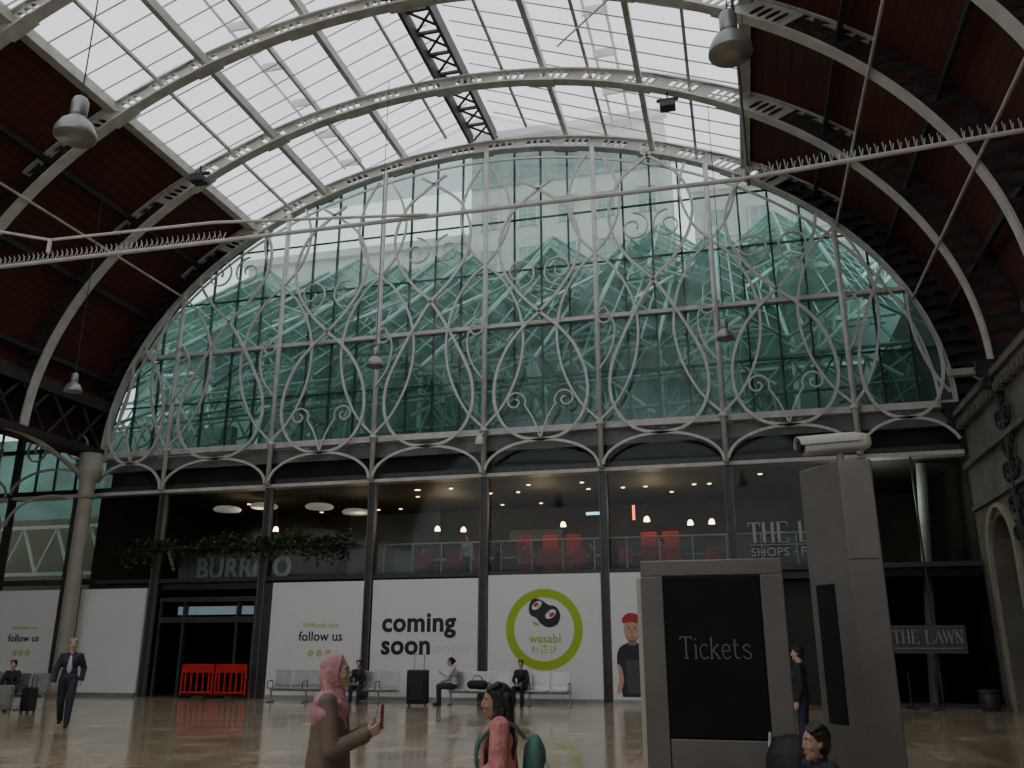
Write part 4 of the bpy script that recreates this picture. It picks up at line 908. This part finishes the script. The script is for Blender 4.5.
    if top:
        c=MB(); e=(.016+loose)*s
        c.ell(V['pel']+Vector((0,0,.03*s)),(.115*s+e,.150*s+e,.12*s)); c.ell(V['waist'],(.095*s+e,.13*s*hw+e,.16*s)); c.ell(V['chest'],(.11*s+e,.155*s*hw+e,.17*s)); c.cap(V['pel'],.11*s+loose*s,V['chest'],.11*s)
        c.cap(V['sl'],.052*s+e*.6,V['sr'],.052*s+e*.6); c.cap(V['chest'],.1*s,V['neck']-Vector((0,0,.04*s)),.060*s)
        for q in 'lr':
            c.cap(V['s'+q],.052*s*hw+e*.8,V['e'+q],.041*s+e*.8); c.cap(V['e'+q],.041*s+e*.8,V['e'+q].lerp(V['w'+q],.92),.032*s+e*.7)
            w_=V['e'+q].lerp(V['w'+q],.9); dd=(V['w'+q]-V['e'+q]).normalized(); c.cap(w_-dd*.02*s,.036*s+e*.8,w_,.037*s+e*.8)
        if long_coat or hem:
            rr=[]; zz=(1.30,1.15,1.0,.85,.7,.55,.45) if long_coat else (1.32,1.22,1.12,1.02,.92,.84,.78)
            for z,(rx,ry) in zip(zz,((.13,.16),(.14,.165),(.155,.18),(.165,.195),(.17,.205),(.18,.215),(.185,.22))):
                rr.append([(rx*s*(1+.035*math.sin(6*2*math.pi*k/36))*math.cos(2*math.pi*k/36),ry*s*(1+.035*math.sin(6*2*math.pi*k/36))*math.sin(2*math.pi*k/36),z*s) for k in range(36)])
            c.rings(rr[::-1])
        blob('jacket' ,c,voxel*1.2,top,body,2)
        if not hijab:
            c=MB(); N=V['neck']
            for k in range(-7,8):
                a=k*20; c.cap(N+Vector((math.cos(rad(180+a))*.062*s,math.sin(rad(180+a))*.066*s,-.03*s)),.014*s,N+Vector((math.cos(rad(180+a))*.068*s,math.sin(rad(180+a))*.074*s,.012*s)),.010*s)
            blob('collar',c,voxel,top,body,1)
    if shirt:
        c=MB(); c.ell(V['chest']+Vector((.075*s,0,-.06*s)),(.075*s,.06*s,.2*s)); blob('shirt',c,voxel,shirt,body,1)
    if legs:
        c=MB(); e=.018*s
        c.ell(V['pel'],(.115*s+e*.7,.155*s+e*.7,.12*s))
        for q in 'lr':
            c.cap(V['h'+q],.09*s+e*.7,V['k'+q],.06*s+e); c.cap(V['k'+q],.06*s+e,V['k'+q].lerp(V['a'+q],.93),.047*s+e*.7)
        blob('trousers',c,voxel*1.2,legs,body,2)
    for q in 'lr':
        c=MB(); c.cap(V['a'+q]+Vector((-.035*s,0,-.037*s)),.042*s,V['a'+q]+Vector((.15*s,0,-.047*s)),.034*s); c.cap(V['a'+q],.047*s,V['a'+q]+Vector((0,0,-.03*s)),.045*s); blob('shoe',c,voxel,shoe or M_bag,body,1)
    if hair:
        c=MB(); c.ell(H((-.030,0,.048)),(.093*hs,.083*hs,.088*hs),hr_); c.ell(H((-.05,0,-.01)),(.068*hs,.078*hs,.08*hs),hr_)
        for y in (-.05,-.02,.02,.05): c.cap(H((.045,y,.092-abs(y)*.3)),.018*hs,H((-.02,y*1.2,.115)),.025*hs)
        for q in (-1,1): c.cap(H((.03,q*.062,.07)),.014*hs,H((.005,q*.074,.02)),.012*hs)
        if hair=='long':
            for y in (-.06,-.03,0,.03,.06): c.chain([(H((-.08,y,.03)),.04*hs),(H((-.095,y*1.1,-.12)),.038*hs),(H((-.115,y*1.4,-.28)),.028*hs),(H((-.105,y*1.6,-.42)),.016*hs)])
            for q in (-1,1):
                for o2 in (0,.02,.04): c.chain([(H((.005-o2,q*.073,.06)),.018*hs),(H((-.01-o2,q*.085,-.06)),.023*hs),(H((.015-o2,q*.11,-.17)),.024*hs),(H((.06-o2,q*.13,-.30)),.020*hs),(H((.07-o2,q*.125,-.46)),.009*hs)])
        if hair=='tied': c.ell(H((-.12,0,.02)),(.045*s,.045*s,.05*s))
        blob('hair',c,voxel*.9,hairm or M_hairb,body,2)
    if hijab:
        c=MB(); N=V['neck']
        c.ell(H((-.033,0,.045)),(.102*hs,.088*hs,.098*hs),hr_); c.ell(H((-.055,0,-.03)),(.082*hs,.086*hs,.12*hs),hr_)
        rim=[(.020,.0,.122),(.026,.035,.110),(.024,.058,.08),(.016,.068,.04),(.012,.070,0),(.014,.066,-.045),(.026,.052,-.085),(.044,.028,-.115),(.048,0,-.126)]
        for q in (-1,1):
            R_=[H((x_,y_*q,z_)) for x_,y_,z_ in rim]
            c.chain([(p,.014*hs) for p in R_])
            for i in range(1,8): c.cap(R_[i],.013*hs,H((-.05,q*.06,.03-i*.02)),.04*hs)
        for k,(z,r) in enumerate(((-.135,.062),(-.16,.07),(-.185,.082))):
            pts=[H((-.02+r*1.05*math.cos(rad(a)),r*math.sin(rad(a)),z-.012*math.cos(rad(a)))) for a in range(0,361,30)]
            c.chain([(p,.024*hs) for p in pts],8)
        c.cap(H((-.02,0,-.1)),.065*hs,N,.085*s)
        c.ell(N+Vector((-.01*s,0,-.065*s)),(.12*s,.205*s,.08*s)); c.ell(N+Vector((.055*s,0,-.15*s)),(.085*s,.14*s,.13*s)); c.ell(N+Vector((-.06*s,0,-.15*s)),(.085*s,.15*s,.16*s))
        for q in (-1,1):
            c.cap(N+Vector((0,q*.12*s,-.06*s)),.075*s,N+Vector((-.01*s,q*.19*s,-.15*s)),.062*s)
            for k in range(4):
                c.chain([(H((-.08+.03*k,q*.085,-.06-.03*k)),.013*s),(N+Vector(((.0+.03*k)*s,q*.14*s,(-.04-.012*k)*s)),.018*s),(N+Vector(((.09+.012*k)*s,q*(.085-.015*k)*s,(-.16-.03*k)*s)),.014*s)])
        blob('headscarf',c,voxel*.85,hijab,body,4)
    return body,V
def W(o,p): return Vector(o.location)+Matrix.Rotation(o.rotation_euler[2],3,'Z')@Vector(p)
M_mauve=mat('mauve_scarf',(0.55,0.27,0.28),0.8,bump=.3,scale=8,bdist=.05); M_taupe=mat('taupe_coat',(0.20,0.15,0.115),0.85,bump=.5,scale=6,bdist=.05); M_coral=mat('coral_jacket',(0.66,0.25,0.23),0.75,bump=.8,scale=8,bdist=.08)
M_suit=mat('navy_suit',(0.025,0.028,0.045),0.7,0,0.2,8); M_jean=mat('dark_denim',(0.03,0.04,0.07),0.8,0,0.2,10); M_shirt=mat('pale_shirt',(0.5,0.52,0.56),0.7)
hj,V=person((-2.75,5.75,0),16,1.585,'woman in mauve headscarf and taupe coat holding up a phone',
 J=dict(head=(0.035,0,1.605),el=(.08,.22,1.10),wl=(.30,.12,1.20),er=(.06,-.235,1.08),wr=(.29,-.12,1.18)),top=M_taupe,legs=M_bag,skin=M_skin2,hijab=M_mauve,long_coat=True,voxel=0.005,fem=True,curl=1.0,loose=.014)
ph=thing('mobile_phone','dark mobile phone held upright in both hands','phone',tuple(W(hj,(.385*.906,-0.0,1.12))),16)
MB().box(-0.006,0.006,-0.038,0.038,-0.02,0.13).obj('case',mat('dark_red_case',(0.25,0.02,0.02),0.4),ph,bevel=0.004); MB().box(-0.008,-0.006,-0.034,0.034,-0.015,0.125).obj('screen',M_screen,ph)
gl,V=person((-1.64,6.0,0),197,1.40,'girl with long dark hair in a loose coral coat',
 J=dict(head=(0.035,0,1.58),neck=(0,0,1.44),el=(.02,.25,1.10),wl=(.2,.16,.98),er=(.02,-.25,1.10),wr=(.2,-.15,.96)),top=M_coral,legs=M_jean,skin=M_skin,hair='long',voxel=0.005,fem=True,curl=0.9,loose=.032,child=1.2,nose=.3,hem=1)
bp=thing('backpack','teal and white school backpack worn by the girl','backpack',tuple(W(gl,(-.235,0,.76))),197)
b=MB(); b.ell((0,0,.14),(.075,.13,.17)); b.cap((-.0,0,.02),.09,(0,0,.2),.075); blob('bag_body',b,0.01,mat('teal_fabric',(0.08,0.19,0.16),0.7),bp)
b=MB(); b.ell((-.06,0,.07),(.045,.1,.08)); blob('front_pocket',b,0.01,mat('white_fabric',(0.5,0.52,0.5),0.7),bp)
for q in (-1,1): MB().tube(cr([(.06,q*.08,.28),(.19,q*.11,.385),(.36,q*.11,.28),(.36,q*.12,.08),(.08,q*.1,.0)],5),0.014).obj('shoulder_strap',mat('teal_fabric',(0.1,0.25,0.23)),bp)
pp=thing('magazine','yellow printed magazine held in front of the girl','magazine',tuple(W(gl,(.27,-.0,.74))),197)
MB().box(-0.004,0.004,-0.10,0.10,0,0.14).obj('cover',mat('yellow_print',(0.6,0.42,0.05),0.5,0,0.5,15),pp)
person((0.37,5.95,0),215,1.16,'small child with short dark hair beside the pushchair',top=M_suit,legs=M_jean,skin=M_skin,hair='short',voxel=0.006,J=dict(head=(.03,0,1.60)),child=1.28,headyaw=-10,nose=.2)
ps=thing('pushchair','black folding pushchair with dark hood','pushchair',(0.24,6.5,0),-100)
rows=[]
for k in range(6):
    a=rad(5+k*30); rows.append([(-0.05+0.20*math.cos(a)*max(.35,math.sin(t_)),0.17*math.cos(t_),0.80+0.02+0.23*math.sin(a)*max(0.0,math.sin(t_))**.6) for t_ in [math.pi*i/12 for i in range(13)]])
b=MB()
for r_ in rows: b.v+=r_
for a_ in range(5):
    for k_ in range(12): b.f.append((a_*13+k_,a_*13+k_+1,(a_+1)*13+k_+1,(a_+1)*13+k_))
o=b.obj('hood',M_bag,ps); sm=o.modifiers.new('s','SOLIDIFY'); sm.thickness=0.012
for r_ in rows[1:]: MB().tube(r_,0.006).obj('hood_hoop',M_steel,ps)
for q in (-1,1):
    MB().tube([(-0.36,q*.18,1.0),(-0.30,q*.18,1.04),(-0.12,q*.18,.82),(0.32,q*.2,.1)],0.013,8).obj('frame_tube',M_steel,ps)
    MB().tube([(0.1,q*.19,.45),(-0.3,q*.2,.1)],0.013,8).obj('frame_tube',M_steel,ps)
    for x in (0.32,-0.3): 
        pts=[(x+0.08*math.cos(2*math.pi*k/16),q*0.22,0.095+0.08*math.sin(2*math.pi*k/16)) for k in range(17)]
        w_=MB().tube(pts,0.015,8).obj('wheel',M_dark,ps); MB().cyl((x,q*0.205,0.095),(x,q*0.235,0.095),0.03,n=10).obj('hub',M_steel,w_)
MB().box(-0.1,0.22,-0.16,0.16,0.38,0.44).obj('seat',M_bag,ps,bevel=0.02); MB().box(-0.24,-0.17,-0.16,0.16,0.4,0.9).obj('backrest',M_bag,ps,bevel=0.02)
MB().cyl((-.36,-.18,1.0),(-.36,.18,1.0),.017).obj('handle',M_dark,ps)
person((-14.4,17.0,0),-58,1.84,'man in dark suit walking with one hand in pocket',J=dict(kl=(.16,.1,.52),al=(.22,.1,.09),hl=(0.02,.09,.92),kr=(-.04,-.1,.5),ar=(-.26,-.1,.14),el=(-.1,.25,1.16),wl=(-.02,.24,.92),er=(.05,-.25,1.14),wr=(.14,-.25,.9)),top=M_suit,legs=M_suit,hair='short',hairm=M_hairg,voxel=0.012,shirt=M_shirt,loose=.01)
person((-6.63,26.72,0),-90,1.68,'woman in black top seated on the steel bench',pose='sit',top=M_bag,legs=M_bag,hair='short',voxel=0.013,fem=True)
person((-11.9,26.72,0),-80,1.66,'woman in dark coat seated on the bench',pose='sit',top=M_bag,legs=M_jean,hair='tied',voxel=0.013,fem=True)
person((-12.5,26.72,0),-95,1.62,'person in pale jacket seated on the bench',pose='sit',top=M_shirt,legs=M_jean,hair='short',voxel=0.013)
person((-8.75,26.7,0),195,1.8,'person in grey top seated side on at the bench end',pose='sit',top=M_shirt,legs=M_jean,hair='tied',voxel=0.013,J=dict(head=(.1,0,1.22),wl=(.35,.1,.9),el=(.15,.23,.8)))
person((-20.1,21.5,0),-70,1.7,'person in dark jacket seated with luggage',pose='sit',top=M_bag,legs=M_jean,hair='short',voxel=0.013)
person((-20.75,21.5,0),-60,1.66,'person in olive coat seated with luggage',pose='sit',top=M_taupe,legs=M_bag,hair='long',voxel=0.013)
person((0.78,15.2,0),170,1.66,'person in dark coat standing beyond the ticket totem',top=M_bag,legs=M_jean,hair='short',voxel=0.012)
person((-10.1,32.2,4.05),-90,1.75,'man in pale shirt standing inside the restaurant',top=M_shirt,legs=M_bag,hair='short',voxel=0.014)
person((-14.8,31.2,4.05),-60,1.7,'diner in dark clothes standing behind the restaurant glass',top=M_bag,legs=M_bag,hair='short',voxel=0.014)
for i,(x,y,hd,tp) in enumerate([(-8.6,31.3,180,M_bag),(-7.7,31.3,0,M_shirt),(-5.1,31.4,180,M_suit),(-2.6,31.4,180,M_redf),(-11.7,31.5,0,M_suit)]):
    person((x,y,4.05),hd,1.66,['diner in dark top seated at a restaurant table','diner in pale top seated at a restaurant table','diner in navy top seated at a restaurant table','diner in red top seated at a restaurant table','diner in navy jacket seated behind the railing'][i],pose='sit',top=tp,legs=M_bag,hair='short',voxel=0.016)
bg=thing('holdall','dark travel bag resting on the steel bench','bag',(-8.0,26.75,0.455)); b=MB(); b.cap((-.2,0,.14),.13,(.2,0,.14),.13); blob('bag_body',b,0.015,M_bag,bg); MB().tube(cr([(-.15,0,.25),(-.1,0,.38),(.1,0,.38),(.15,0,.25)],5),0.015).obj('handle',M_dark,bg)
# ---------------------------------------------------------------- camera, world
cam=bpy.data.cameras.new('camera'); co=bpy.data.objects.new('camera',cam); COL.objects.link(co); cam.sensor_width=36; cam.lens=870/1024*36; cam.clip_end=300
co.location=(0,0,1.6); co.rotation_euler=(rad(90)+math.atan(266/870),0,rad(14.5)); sc.camera=co
w=bpy.data.worlds.new('world'); w.use_nodes=True; sc.world=w; bgn=w.node_tree.nodes['Background']; bgn.inputs[0].default_value=(0.95,0.98,1,1); bgn.inputs[1].default_value=1.7
